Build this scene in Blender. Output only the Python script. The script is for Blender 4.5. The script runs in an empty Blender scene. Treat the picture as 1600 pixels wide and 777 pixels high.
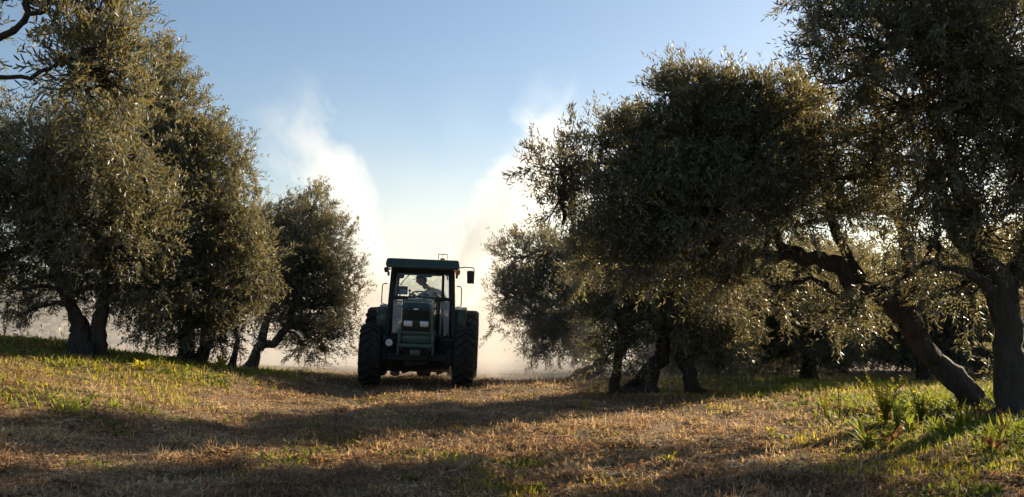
import bpy, bmesh, math, random
import numpy as np
from mathutils import Vector, Matrix, Euler

R = math.radians
scene = bpy.context.scene
col = scene.collection

# ------------------------------------------------------------------ camera
F_PX, CX, CY = 1500.0, 800.0, 388.5
PITCH = R(3.8)
EYE = 1.5
cam_d = bpy.data.cameras.new("camera")
cam_d.sensor_width = 36.0
cam_d.lens = 36.0 * F_PX / 1600.0
cam_d.clip_start = 0.05
cam_d.clip_end = 6000
cam = bpy.data.objects.new("camera", cam_d)
cam.location = (0, 0, EYE)
cam.rotation_euler = (math.pi / 2 + PITCH, 0, 0)
col.objects.link(cam)
scene.camera = cam

# ------------------------------------------------------------------ sky, sun, exposure
SUN_EL, SUN_AZ = R(22), R(46)          # azimuth to the right of the view direction (+Y)
world = bpy.data.worlds.new("World")
scene.world = world
world.use_nodes = True
wn = world.node_tree.nodes
wl = world.node_tree.links
wn.clear()
sky = wn.new("ShaderNodeTexSky")
sky.sky_type = 'NISHITA'
sky.sun_disc = False
sky.sun_elevation = SUN_EL
sky.sun_rotation = SUN_AZ
sky.air_density = 1.0
sky.dust_density = 0.6
sky.ozone_density = 1.5
bg = wn.new("ShaderNodeBackground")
bg.inputs[1].default_value = 0.061
wo = wn.new("ShaderNodeOutputWorld")
wl.new(sky.outputs[0], bg.inputs[0])
wl.new(bg.outputs[0], wo.inputs[0])

sun_d = bpy.data.lights.new("sun", 'SUN')
sun_d.energy = 5.0
sun_d.angle = R(0.5)
sun_d.color = (1.0, 0.84, 0.62)
sun = bpy.data.objects.new("sun", sun_d)
sdir = Vector((math.sin(SUN_AZ) * math.cos(SUN_EL), math.cos(SUN_AZ) * math.cos(SUN_EL), math.sin(SUN_EL)))
sun.rotation_euler = sdir.to_track_quat('Z', 'Y').to_euler()
sun.location = (20, 30, 30)
col.objects.link(sun)

scene.view_settings.view_transform = 'Standard'
scene.view_settings.look = 'None'
scene.view_settings.gamma = 1
scene.view_settings.exposure = 1.15
cy = scene.cycles
cy.use_denoising = True
cy.max_bounces = 9
cy.diffuse_bounces = 3
cy.glossy_bounces = 2
cy.transmission_bounces = 4
cy.volume_bounces = 4
cy.transparent_max_bounces = 12
cy.volume_max_steps = 256
cy.use_adaptive_sampling = True
cy.adaptive_threshold = 0.02
cy.caustics_reflective = False
cy.caustics_refractive = False

# ------------------------------------------------------------------ helpers
def at(px, py, d):
    """world point at distance d in front of the camera for a measured spot of the photograph"""
    u = -(py - CY) / F_PX
    yy = math.cos(PITCH) - math.sin(PITCH) * u
    zz = math.sin(PITCH) + math.cos(PITCH) * u
    k = d / yy
    return Vector(((px - CX) / F_PX * k, d, EYE + zz * k))

def px_m(d):
    return F_PX / d

def tag(o, label=None, cat=None, group=None, kind=None):
    if label: o["label"] = label
    if cat: o["category"] = cat
    if group: o["group"] = group
    if kind: o["kind"] = kind
    return o

def empty(name, loc, rot=(0, 0, 0)):
    o = bpy.data.objects.new(name, None)
    o.empty_display_size = 0.2
    o.location = loc
    o.rotation_euler = rot
    col.objects.link(o)
    return o

def link(name, me, mat=None, parent=None):
    o = bpy.data.objects.new(name, me)
    if mat is not None:
        me.materials.clear(); me.materials.append(mat)
    col.objects.link(o)
    if parent is not None:
        o.parent = parent
    return o

def np_mesh(name, verts, quads=None, tris=None, attr=None, smooth=False):
    me = bpy.data.meshes.new(name)
    verts = np.asarray(verts, dtype=np.float32)
    nq = 0 if quads is None else len(quads)
    nt = 0 if tris is None else len(tris)
    me.vertices.add(len(verts))
    me.vertices.foreach_set("co", verts.ravel())
    loops = []
    if nq: loops.append(np.asarray(quads, dtype=np.int32).ravel())
    if nt: loops.append(np.asarray(tris, dtype=np.int32).ravel())
    loops = np.concatenate(loops)
    me.loops.add(len(loops))
    me.loops.foreach_set("vertex_index", loops)
    me.polygons.add(nq + nt)
    starts = np.concatenate([np.arange(nq) * 4, nq * 4 + np.arange(nt) * 3]).astype(np.int32)
    me.polygons.foreach_set("loop_start", starts)
    if smooth:
        me.polygons.foreach_set("use_smooth", np.ones(nq + nt, dtype=bool))
    if attr is not None:
        a = me.attributes.new("v", 'FLOAT', 'POINT')
        a.data.foreach_set("value", np.asarray(attr, dtype=np.float32))
    me.update(calc_edges=True)
    me.validate()
    return me

def hash2(ix, iy, seed):
    h = (ix * 374761393 + iy * 668265263 + seed * 1442695041) & 0x7fffffff
    h = ((h ^ (h >> 13)) * 1274126177) & 0x7fffffff
    return ((h ^ (h >> 16)) & 0xffff) / 65535.0

def vnoise(x, y, scale=1.0, seed=0, octaves=3):
    x = np.asarray(x, dtype=np.float64) * scale + 1000.0
    y = np.asarray(y, dtype=np.float64) * scale + 1000.0
    out = 0; amp = 1; tot = 0
    for o in range(octaves):
        ix = np.floor(x).astype(np.int64); iy = np.floor(y).astype(np.int64)
        fx = x - ix; fy = y - iy
        fx = fx * fx * (3 - 2 * fx); fy = fy * fy * (3 - 2 * fy)
        a = hash2(ix, iy, seed + o); b = hash2(ix + 1, iy, seed + o)
        c = hash2(ix, iy + 1, seed + o); d = hash2(ix + 1, iy + 1, seed + o)
        out = out + amp * ((a * (1 - fx) + b * fx) * (1 - fy) + (c * (1 - fx) + d * fx) * fy)
        tot += amp; amp *= 0.5; x = x * 2.03; y = y * 2.03
    return out / tot

def sstep(a, b, x):
    t = np.clip((x - a) / (b - a), 0, 1)
    return t * t * (3 - 2 * t)

def ground_z(x, y):
    x = np.asarray(x, dtype=np.float64); y = np.asarray(y, dtype=np.float64)
    t0 = np.clip(-2.9 - x, 0, 6.3)
    z = 0.165 * t0 * sstep(-0.3, 1.6, t0) * (0.4 + 0.6 * sstep(6, 13.5, y)) * (1 - 0.62 * sstep(17, 23.5, y)) * (1 - sstep(24, 40, y))
    z = z - 0.045 * (np.exp(-((x + 2.95 - .10 * (20 - y)) / .28) ** 2) + np.exp(-((x + 1.0 - .10 * (20 - y)) / .28) ** 2)) * (1 - sstep(24, 30, y)) * sstep(4, 6, y)
    z = z + 0.26 * sstep(2.5, 7.5, x) * (1 - sstep(15, 22, y))
    z = z - 0.03 * sstep(-3, 4, x)
    t = np.clip(y - 19.0, 0, None)
    z = z - 0.035 * t * sstep(0, 6, t) * (1 - sstep(40, 80, t)) - 1.8 * sstep(40, 80, t)
    near = 1 - sstep(60, 120, np.abs(y) + np.abs(x))
    z = z + near * (0.16 * (vnoise(x, y, 0.35, 3, 2) - 0.5) + 0.10 * (vnoise(x, y, 1.7, 9, 3) - 0.5))
    return z

def gz(x, y):
    return float(ground_z(x, y))

# ------------------------------------------------------------------ materials
def new_mat(name):
    m = bpy.data.materials.new(name)
    m.use_nodes = True
    nt = m.node_tree
    nt.nodes.clear()
    out = nt.nodes.new("ShaderNodeOutputMaterial")
    return m, nt, out

def N(nt, t, **kw):
    n = nt.nodes.new(t)
    for k, v in kw.items():
        if k.startswith("i_"):
            key = k[2:]
            key = int(key) if key.isdigit() else key.replace("_", " ")
            n.inputs[key].default_value = v
        else:
            setattr(n, k, v)
    return n

def ramp(nt, stops):
    r = nt.nodes.new("ShaderNodeValToRGB")
    e = r.color_ramp.elements
    e[0].position, e[0].color = stops[0][0], (*stops[0][1], 1)
    e[1].position, e[1].color = stops[-1][0], (*stops[-1][1], 1)
    for p, c in stops[1:-1]:
        n = e.new(p); n.color = (*c, 1)
    return r

def simple_mat(name, c, rough=0.5, metal=0.0, var=0.25, scale=6.0, bump=0.0, dust=None, coat=0.0):
    """painted / rubber / metal surface with uneven colour, roughness and settled dust"""
    m, nt, out = new_mat(name)
    L = nt.links.new
    tc = N(nt, "ShaderNodeTexCoord")
    no = N(nt, "ShaderNodeTexNoise", i_Scale=scale, i_Detail=6.0, i_Roughness=0.6)
    L(tc.outputs["Object"], no.inputs["Vector"])
    d = tuple(v * (1 - var) for v in c); b = tuple(min(1, v * (1 + var)) for v in c)
    rp = ramp(nt, [(0.3, d), (0.7, b)])
    L(no.outputs[0], rp.inputs[0])
    p = N(nt, "ShaderNodeBsdfPrincipled", i_Roughness=rough, i_Metallic=metal)
    p.inputs["Coat Weight"].default_value = coat
    colr = rp.outputs[0]
    if dust:
        n2 = N(nt, "ShaderNodeTexNoise", i_Scale=scale * 0.7, i_Detail=8.0)
        L(tc.outputs["Object"], n2.inputs["Vector"])
        geo = N(nt, "ShaderNodeNewGeometry")
        sp = N(nt, "ShaderNodeSeparateXYZ"); L(geo.outputs["Normal"], sp.inputs[0])
        mr = N(nt, "ShaderNodeMapRange", i_1=-0.3, i_2=1.0, i_3=0.1, i_4=0.8); L(sp.outputs[2], mr.inputs[0])
        mu = N(nt, "ShaderNodeMath", operation='MULTIPLY'); L(mr.outputs[0], mu.inputs[0]); L(n2.outputs[0], mu.inputs[1])
        mx = N(nt, "ShaderNodeMix", data_type='RGBA')
        L(mu.outputs[0], mx.inputs[0]); L(colr, mx.inputs[6]); mx.inputs[7].default_value = (*dust, 1)
        colr = mx.outputs[2]
        r2 = N(nt, "ShaderNodeMapRange", i_1=0.0, i_2=0.5, i_3=rough, i_4=0.9); L(mu.outputs[0], r2.inputs[0])
        L(r2.outputs[0], p.inputs["Roughness"])
    L(colr, p.inputs["Base Color"])
    if bump:
        bp = N(nt, "ShaderNodeBump", i_Strength=bump, i_Distance=0.02)
        L(no.outputs[0], bp.inputs["Height"]); L(bp.outputs[0], p.inputs["Normal"])
    L(p.outputs[0], out.inputs[0])
    return m

def leaf_mat(name, stops, under=None, under_mix=0.7, trans=0.3, tcol=(0.25, 0.30, 0.05), rough=0.42, spec=0.5):
    m, nt, out = new_mat(name)
    L = nt.links.new
    at_ = N(nt, "ShaderNodeAttribute", attribute_name="v")
    rp = ramp(nt, stops)
    L(at_.outputs["Fac"], rp.inputs[0])
    c = rp.outputs[0]
    if under:
        geo = N(nt, "ShaderNodeNewGeometry")
        mu = N(nt, "ShaderNodeMath", operation='MULTIPLY'); L(geo.outputs["Backfacing"], mu.inputs[0]); mu.inputs[1].default_value = under_mix
        mx = N(nt, "ShaderNodeMix", data_type='RGBA'); L(mu.outputs[0], mx.inputs[0]); L(c, mx.inputs[6]); mx.inputs[7].default_value = (*under, 1)
        c = mx.outputs[2]
    p = N(nt, "ShaderNodeBsdfPrincipled", i_Roughness=rough)
    p.inputs["Specular IOR Level"].default_value = spec
    L(c, p.inputs["Base Color"])
    t = N(nt, "ShaderNodeBsdfTranslucent")
    mt = N(nt, "ShaderNodeMix", data_type='RGBA'); mt.inputs[0].default_value = 0.5
    L(c, mt.inputs[6]); mt.inputs[7].default_value = (*tcol, 1)
    L(mt.outputs[2], t.inputs[0])
    ms = N(nt, "ShaderNodeMixShader", i_0=trans)
    L(p.outputs[0], ms.inputs[1]); L(t.outputs[0], ms.inputs[2])
    L(ms.outputs[0], out.inputs[0])
    return m

def bark_mat(name, c1, c2):
    m, nt, out = new_mat(name)
    L = nt.links.new
    tc = N(nt, "ShaderNodeTexCoord")
    mp = N(nt, "ShaderNodeMapping"); mp.inputs["Scale"].default_value = (1, 1, 0.3)
    L(tc.outputs["Object"], mp.inputs[0])
    no = N(nt, "ShaderNodeTexNoise", i_Scale=14.0, i_Detail=8.0, i_Roughness=0.7); L(mp.outputs[0], no.inputs["Vector"])
    vo = N(nt, "ShaderNodeTexVoronoi", i_Scale=18.0); L(mp.outputs[0], vo.inputs["Vector"])
    rp = ramp(nt, [(0.3, c1), (0.7, c2)]); L(no.outputs[0], rp.inputs[0])
    p = N(nt, "ShaderNodeBsdfPrincipled", i_Roughness=0.9); L(rp.outputs[0], p.inputs["Base Color"])
    ad = N(nt, "ShaderNodeMath", operation='ADD'); L(no.outputs[0], ad.inputs[0]); L(vo.outputs[0], ad.inputs[1])
    bp = N(nt, "ShaderNodeBump", i_Strength=0.9, i_Distance=0.04); L(ad.outputs[0], bp.inputs["Height"])
    L(bp.outputs[0], p.inputs["Normal"]); L(p.outputs[0], out.inputs[0])
    return m

OLIVE = [(0.0, (0.034, 0.048, 0.032)), (0.5, (0.064, 0.084, 0.054)), (0.85, (0.11, 0.125, 0.07)), (1.0, (0.22, 0.17, 0.08))]
M_LEAF = leaf_mat("olive_leaf", OLIVE, under=(0.18, 0.20, 0.17), trans=0.38, tcol=(0.52, 0.39, 0.12), rough=0.46, spec=0.45)
M_BARK = bark_mat("olive_bark", (0.015, 0.012, 0.010), (0.060, 0.047, 0.037))
DUST = (0.30, 0.24, 0.17)

# ------------------------------------------------------------------ ground
def axis(lo, hi, n, far, m):
    core = np.linspace(lo, hi, n)
    g = np.geomspace(1, far, m)
    return np.concatenate([lo - g[::-1], core, hi + g])
gx = axis(-18, 18, 400, 3000, 26); gy = axis(3, 34, 440, 3000, 26)
X, Y = np.meshgrid(gx, gy)
Z = ground_z(X, Y)
Z = Z + 0.075 * (vnoise(X, Y, 4.0, 21, 3) - 0.5) * (np.abs(X) < 18) * (np.abs(Y - 18) < 16)
V = np.stack([X.ravel(), Y.ravel(), Z.ravel()], 1)
nx, ny = len(gx), len(gy)
ii = np.arange(nx * ny).reshape(ny, nx)
Q = np.stack([ii[:-1, :-1].ravel(), ii[:-1, 1:].ravel(), ii[1:, 1:].ravel(), ii[1:, :-1].ravel()], 1)

m, nt, out = new_mat("ground_soil_and_litter")
L = nt.links.new
tc = N(nt, "ShaderNodeTexCoord")
n1 = N(nt, "ShaderNodeTexNoise", i_Scale=0.5, i_Detail=5.0); L(tc.outputs["Object"], n1.inputs["Vector"])
n2 = N(nt, "ShaderNodeTexNoise", i_Scale=22.0, i_Detail=8.0, i_Roughness=0.75); L(tc.outputs["Object"], n2.inputs["Vector"])
r1 = ramp(nt, [(0.35, (0.13, 0.09, 0.055)), (0.5, (0.22, 0.145, 0.075)), (0.66, (0.11, 0.10, 0.035))]); L(n1.outputs[0], r1.inputs[0])
r2 = ramp(nt, [(0.3, (0.35, 0.33, 0.33)), (0.5, (0.9, 0.85, 0.8)), (0.72, (1.7, 1.5, 1.25))]); L(n2.outputs[0], r2.inputs[0])
mx = N(nt, "ShaderNodeMix", data_type='RGBA', blend_type='MULTIPLY'); mx.inputs[0].default_value = 1
L(r1.outputs[0], mx.inputs[6]); L(r2.outputs[0], mx.inputs[7])
p = N(nt, "ShaderNodeBsdfPrincipled", i_Roughness=0.95); L(mx.outputs[2], p.inputs["Base Color"])
bp = N(nt, "ShaderNodeBump", i_Strength=1.0, i_Distance=0.05); L(n2.outputs[0], bp.inputs["Height"]); L(bp.outputs[0], p.inputs["Normal"])
L(p.outputs[0], out.inputs[0])
M_GROUND = m
tag(link("ground", np_mesh("ground", V, quads=Q, smooth=True), M_GROUND), kind="structure")
# ------------------------------------------------------------------ olive trees
def tube_np(path, radii, n=6, rng=None, rough=0.0):
    path = np.asarray(path, dtype=np.float64); radii = np.asarray(radii, dtype=np.float64)
    t = np.gradient(path, axis=0); t /= np.linalg.norm(t, axis=1)[:, None] + 1e-9
    ref = np.array([0.3, 0.9, 0.2]); 
    a = np.cross(t, ref); a /= np.linalg.norm(a, axis=1)[:, None] + 1e-9
    b = np.cross(t, a)
    ang = np.linspace(0, 2 * np.pi, n, endpoint=False)
    rr = radii[:, None] * np.ones(n)[None, :]
    if rough and rng is not None:
        ridge = 1 + rough * (0.6 * np.sin(ang * 3 + rng.uniform(0, 6)) + 0.5 * np.sin(ang * 5 + rng.uniform(0, 6)))
        k_ = rng.uniform(-1, 1, rr.shape)
        for _ in range(3): k_[1:-1] = (k_[:-2] + 2 * k_[1:-1] + k_[2:]) / 4 * 1.15
        ri = np.arange(len(path))[:, None]
        for _ in range(max(3, len(path) // 3)):                     # burls and knots
            c0 = rng.uniform(0, len(path)); a0 = rng.uniform(0, 2 * np.pi); dd_ = np.cos(ang - a0)[None, :]
            rr = rr * (1 + rng.uniform(.12, .38) * np.exp(-((ri - c0) / 1.3) ** 2) * np.clip(dd_, 0, 1) ** 2)
        flare = np.exp(-ri / 2.2) * (0.22 + 0.35 * np.clip(np.sin(ang * 4 + rng.uniform(0, 6)), 0, 1))[None, :]
        rr = rr * (1 + flare * (rough > .2))
        along = np.interp(np.arange(len(path)), np.arange(0, len(path) + 6, 5), rng.uniform(-1, 1, len(np.arange(0, len(path) + 6, 5))))
        rr = rr * ridge[None, :] * (1 + rough * 0.9 * k_) * (1 + rough * 0.5 * along[:, None])
    v = path[:, None, :] + a[:, None, :] * (np.cos(ang) * rr)[:, :, None] + b[:, None, :] * (np.sin(ang) * rr)[:, :, None]
    m = len(path)
    i = np.arange(m * n).reshape(m, n)
    q = np.stack([i[:-1].ravel(), np.roll(i, -1, 1)[:-1].ravel(), np.roll(i, -1, 1)[1:].ravel(), i[1:].ravel()], 1)
    v = v.reshape(-1, 3)
    c = len(v)
    v = np.concatenate([v, path[:1], path[-1:]])
    tri = np.concatenate([np.stack([np.full(n, c), np.roll(i[0], -1), i[0]], 1), np.stack([np.full(n, c + 1), i[-1], np.roll(i[-1], -1)], 1)])
    return v, q, tri

class Bag:
    def __init__(s): s.v = []; s.q = []; s.t = []; s.a = []; s.n = 0
    def add(s, v, q=None, t=None, a=None):
        s.v.append(v)
        if q is not None and len(q): s.q.append(q + s.n)
        if t is not None and len(t): s.t.append(t + s.n)
        if a is not None: s.a.append(a)
        s.n += len(v)
    def build(s, name, mat, parent=None, smooth=False):
        me = np_mesh(name, np.concatenate(s.v), np.concatenate(s.q) if s.q else None,
                     np.concatenate(s.t) if s.t else None, np.concatenate(s.a) if s.a else None, smooth)
        return link(name, me, mat, parent)

def bez(p0, p1, p2, p3, n):
    t = np.linspace(0, 1, n)[:, None]
    return (1 - t) ** 3 * p0 + 3 * (1 - t) ** 2 * t * p1 + 3 * (1 - t) * t * t * p2 + t ** 3 * p3

def unit(a):
    return a / (np.linalg.norm(a, axis=-1, keepdims=True) + 1e-9)

def shoots_to_leaves(P, D, Ls, leaf_len, leaf_w, rng, pairs=6, detailed=False):
    """leafy shoots: opposite pairs of narrow leaves along each shoot"""
    n = len(P)
    ref = rng.normal(size=(n, 3)); a = unit(np.cross(D, ref)); b = np.cross(D, a)
    t = (np.arange(pairs) + 0.6) / pairs
    pos = P[:, None, :] + D[:, None, :] * (Ls[:, None] * t[None, :])[:, :, None]
    pos = pos + np.array([0, 0, -1.0]) * (0.25 * Ls[:, None] * t[None, :] ** 2)[:, :, None]
    ph = (np.arange(pairs) * 1.57)[None, :] + rng.uniform(-.5, .5, (n, pairs))
    side = a[:, None, :] * np.cos(ph)[:, :, None] + b[:, None, :] * np.sin(ph)[:, :, None]
    pos = np.repeat(pos[:, :, None, :], 2, 2)
    sgn = np.array([1.0, -1.0])[None, None, :, None]
    sd = side[:, :, None, :] * sgn
    fw = rng.uniform(0.8, 1.6, (n, pairs, 2, 1))
    dr = unit(sd + D[:, None, None, :] * fw + rng.normal(scale=0.22, size=sd.shape))
    pos = pos.reshape(-1, 3); dr = dr.reshape(-1, 3)
    keep = rng.random(len(pos)) < 0.92
    pos = pos[keep]; dr = dr[keep]
    m = len(pos)
    w = unit(np.cross(dr, rng.normal(scale=0.7, size=(m, 3)) + np.array([0, 0, 1.0])))
    nrm = np.cross(w, dr)
    flip = np.where(nrm[:, 2:3] < 0, -1, 1); w = w * flip; nrm = nrm * flip
    ll = leaf_len * rng.uniform(0.65, 1.2, (m, 1)); ww = leaf_w * rng.uniform(0.75, 1.2, (m, 1))
    sh = rng.beta(2, 3, n)
    va = np.repeat(np.repeat(sh[:, None], pairs, 1)[:, :, None], 2, 2).reshape(-1)[keep] * 0.6 + 0.4 * rng.random(m)
    if detailed:
        v = np.stack([pos, pos + dr * ll * .3 + w * ww * .45 + nrm * ll * .03, pos + dr * ll * .7 + w * ww * .42 + nrm * ll * .04,
                      pos + dr * ll, pos + dr * ll * .7 - w * ww * .42 + nrm * ll * .04, pos + dr * ll * .3 - w * ww * .45 + nrm * ll * .03], 1)
        base = (np.arange(m) * 6)[:, None]
        q = np.concatenate([base + np.array([0, 5, 4, 3]), base + np.array([0, 3, 2, 1])])
        return v.reshape(-1, 3), q, np.repeat(va, 6)
    v = np.stack([pos, pos + dr * ll * .45 + w * ww * .5, pos + dr * ll, pos + dr * ll * .45 - w * ww * .5], 1)
    q = (np.arange(m) * 4)[:, None] + np.array([0, 3, 2, 1])
    return v.reshape(-1, 3), q, np.repeat(va, 4)

def olive(label, d, base_px, trunks, lobes, leaves=90000, leaf=(0.075, 0.017), seed=1, group=None, detailed=False, pairs=6, name="olive_tree", up=0.5):
    """trunks: list of [(px, py, dd, radius_m), ...] paths; lobes: (px, py, dd, rx_px, rz_px, density)"""
    rng = np.random.default_rng(seed)
    b = at(base_px[0], base_px[1], d)
    base = np.array([b.x, b.y, gz(b.x, b.y) - 0.02])
    root = empty(name, base)
    tag(root, label, "tree", group)
    T = Bag(); ends = []
    for tr in trunks:
        pts = np.array([list(at(p[0], p[1], d + p[2])) for p in tr]); rad = np.array([p[3] for p in tr])
        if tr[0][1] > base_px[1] - 25:       # starts at the ground
            g0 = gz(pts[0, 0], pts[0, 1]); pts[0, 2] = g0 - 0.12
        # smooth resample (Catmull-Rom) with a little wander
        fine = []; fr = []
        K = len(pts)
        for i in range(K - 1):
            p0 = pts[max(i - 1, 0)]; p1 = pts[i]; p2 = pts[i + 1]; p3 = pts[min(i + 2, K - 1)]
            for t in np.linspace(0, 1, 7, endpoint=False):
                fine.append(0.5 * ((2 * p1) + (-p0 + p2) * t + (2 * p0 - 5 * p1 + 4 * p2 - p3) * t * t + (-p0 + 3 * p1 - 3 * p2 + p3) * t ** 3))
                fr.append(rad[i] * (1 - t) + rad[i + 1] * t)
        fine.append(pts[-1]); fr.append(rad[-1])
        fine = np.array(fine); fr = np.array(fr)
        if tr[0][1] > base_px[1] - 25:
            fr[:7] *= np.array([1.55, 1.4, 1.25, 1.14, 1.08, 1.04, 1.0])
        wob = rng.normal(scale=0.045, size=fine[1:-1].shape); wob[1:-1] = (wob[:-2] + wob[1:-1] + wob[2:]) / 3; fine[1:-1] += wob
        v, q, t3 = tube_np(fine, fr, 14, rng, 0.22)
        T.add(v - base, q, t3)
        # points where limbs may start
        for k in range(len(fine) // 4):
            ends.append((fine[len(fine) * 2 // 5 + rng.integers(0, max(1, len(fine) * 3 // 5))], 0.06))
        ends.append((fine[-1], fr[-1]))
    T.build("trunk", M_BARK, root, smooth=True)
    EP = np.array([e[0] for e in ends])
    Bh = Bag(); C = Bag()
    vols = []
    LB = []
    for (lx, ly, dd, rx, rz, dens) in lobes:
        c = np.array(at(lx, ly, d + dd)); k = 1 / px_m(d + dd)
        r = np.array([rx * k, 0.9 * (rx + rz) * 0.5 * k, rz * k])
        LB.append((c, r, dens)); vols.append(r.prod() ** 0.8 * dens)
    vols = np.array(vols) / sum(vols)
    for (c, r, dens), fr_ in zip(LB, vols):
        # limb from the nearest trunk end
        dist = np.linalg.norm(EP - c, axis=1) + 0.6 * np.clip(EP[:, 2] - c[2], 0, None)
        s = EP[dist.argmin()]
        mid = (s + c) / 2
        path = bez(s, s + (c - s) * .3 + np.array([0, 0, .25 * dist.min()]) + rng.normal(scale=.08, size=3), mid + rng.normal(scale=.15, size=3) + np.array([0, 0, .1]), c, 12)
        path[1:-1] += rng.normal(scale=.02, size=path[1:-1].shape)
        rad0 = min(0.055, 0.02 + 0.02 * dist.min())
        v, q, t3 = tube_np(path, np.linspace(rad0, 0.018, 12), 6, rng, 0.1); Bh.add(v - base, q, t3)
        # branches through the lobe, each ending in a clump
        nb = int(10 + 26 * fr_ * len(LB))
        cl = []
        for _ in range(nb):
            u = unit(rng.normal(size=3)); rr = rng.uniform(0.5, 0.98)
            e = c + u * r * rr
            s2 = path[rng.integers(6, 12)]
            pp = bez(s2, s2 + (e - s2) * .35 + rng.normal(scale=.1, size=3), s2 + (e - s2) * .7 + np.array([0, 0, .08]) + rng.normal(scale=.06, size=3), e, 8)
            v, q, t3 = tube_np(pp, np.linspace(0.014, 0.004, 8), 4); Bh.add(v - base, q, t3)
            cl.append(e); 
            cl.append(pp[5] + rng.normal(scale=0.08, size=3))
        cl = np.array(cl)
        extra = c + unit(rng.normal(size=(nb // 2, 3))) * r * rng.uniform(0.2, 0.8, (nb // 2, 1))
        cl = np.concatenate([cl, extra])
        ns = int(leaves * fr_ / (pairs * 2))
        idx = rng.integers(0, len(cl), ns)
        wgt = rng.uniform(0.15, 1, len(cl)) ** 1.6 + .05; idx = rng.choice(len(cl), ns, p=wgt / wgt.sum())
        sg = 0.112 * (r.mean() / 0.8) ** 0.6
        P = cl[idx] + rng.normal(scale=sg, size=(ns, 3))
        # pull stragglers back inside
        rel = (P - c) / r; ln = np.linalg.norm(rel, axis=1)
        far = ln > 1.12
        P[far] = c + (rel[far] / ln[far, None]) * r * rng.uniform(0.75, 1.12, (far.sum(), 1))
        ow = unit((P - c) / (r ** 1.0))
        cd = unit(unit(cl - c) * 0.5 + rng.normal(scale=0.35, size=cl.shape) + np.array([0, 0, up]))      # each clump has its own lean
        D = unit(ow * 0.35 + cd[idx] * 0.9 + np.array([0, 0, up * .5]) + rng.normal(scale=0.33, size=P.shape))
        low = (P[:, 2] < c[2] - 0.3 * r[2])
        D[low] = unit(D[low] * np.array([1, 1, 0.35]) + np.array([0, 0, -0.3]))
        Ls = rng.uniform(0.15, 0.40, ns) * np.where(rng.random(ns) < .08, 1.5, 1) * leaf[0] / 0.07
        # long leafy wands that break the outline
        nw = int(22 * (r.mean() / 0.7) ** 1.5 * min(1, dens + .2)); wp = []; wd_ = []; wl_n = []
        for _ in range(nw):
            hang = rng.random() < .33
            u = unit(rng.normal(size=3) + np.array([0, -.2, -.6 if hang else .55])); s0 = c + u * r * rng.uniform(.75, 1.0)
            dv = unit(u * .5 + np.array([0, 0, -.7 if hang else .55]) + rng.normal(scale=.3, size=3)); wl = rng.uniform(.25, .62) * (r.mean() / .8) ** .4
            k3 = 4
            pts_ = s0 + dv * (np.arange(k3 + 1)[:, None] / k3) * wl + np.array([0, 0, -.10]) * (np.arange(k3 + 1)[:, None] / k3) ** 2
            v, q, t3 = tube_np(pts_, np.linspace(.005, .002, k3 + 1), 3); Bh.add(v - base, q, t3)
            for j in range(k3):
                for _r in range(2):
                    wp.append(pts_[j] + rng.normal(scale=.012, size=3)); wd_.append(unit(dv + rng.normal(scale=.38, size=3))); wl_n.append(rng.uniform(.12, .22))
        if nw:
            P = np.concatenate([P, np.array(wp)]); D = np.concatenate([D, np.array(wd_)]); Ls = np.concatenate([Ls, np.array(wl_n) * leaf[0] / .07])
        gl = ground_z(P[:, 0], P[:, 1]) + 0.35
        ok = P[:, 2] > gl
        v, q, a = shoots_to_leaves(P[ok], D[ok], Ls[ok], leaf[0], leaf[1], rng, pairs, detailed)
        C.add(v - base, q, None, a)
    Bh.build("limbs", M_BARK, root, smooth=True)
    C.build("crown", M_LEAF, root)
    return root
GL = "olive trees of the left row"
GR = "olive trees of the right row"
GB = "olive trees further back on the right"
# nearest tree on the left: its trunk is out of the frame, its branch hangs into the top left corner
olive("near olive whose leafy branch hangs into the top left corner in front of the others", 8.6, (-420, 800),
      [[(-420, 800, 0, .2), (-400, 560, 0, .16), (-330, 330, .2, .12), (-180, 190, 0, .055), (-60, 100, -.2, .032), (60, 20, -.3, .016)],
       [(-180, 190, 0, .05), (0, 130, -.3, .02), (90, 98, -.4, .01)],
       [(-330, 330, .2, .1), (-420, 120, 0, .06)]],
      [(145, 105, -.2, 68, 66, 1.3), (60, 5, 0, 80, 40, .4), (165, 30, .2, 55, 50, .8), (185, 150, .2, 40, 45, .9),
       (-110, 30, 0, 100, 90, .5), (-250, 100, 0, 170, 130, .8), (-430, 60, 0, 160, 130, .8), (-520, 220, 0, 140, 120, .8), (-300, 250, 0.3, 120, 100, .8)],
      leaves=56000, leaf=(0.088, 0.018), seed=11, detailed=True, group=GL, pairs=7)
olive("large olive with two joined trunks on the grassy left bank", 17, (137, 558),
      [[(134, 558, 0, .17), (127, 518, 0, .14), (112, 480, 0, .09), (78, 380, -.2, .06), (60, 280, -.3, .04)],
       [(147, 558, .03, .16), (154, 512, 0, .13), (168, 450, .1, .10), (182, 370, .2, .07), (175, 260, 0, .04)],
       [(165, 450, .1, .06), (215, 390, -.3, .04), (230, 300, -.5, .03)]],
      [(70, 240, -1.0, 105, 85, 1), (175, 235, -1.0, 80, 90, 1), (20, 300, -.6, 95, 85, 1), (120, 330, -.8, 95, 80, 1), (205, 350, -.3, 75, 90, 1),
       (55, 395, .2, 95, 70, .9), (160, 410, .4, 90, 50, .8), (15, 455, .2, 60, 40, .45), (235, 440, .3, 60, 60, .8), (95, 475, .5, 70, 30, .4), (35, 490, .3, 50, 22, .3), (205, 475, .5, 55, 40, .7), (150, 450, 1.0, 70, 34, .5),
       (-90, 300, 0, 130, 120, .9), (-60, 420, .3, 90, 60, .7), (150, 290, 1.2, 120, 120, .6), (150, 165, .3, 50, 40, .8)],
      leaves=135000, leaf=(0.094, 0.022), seed=21, group=GL)
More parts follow.
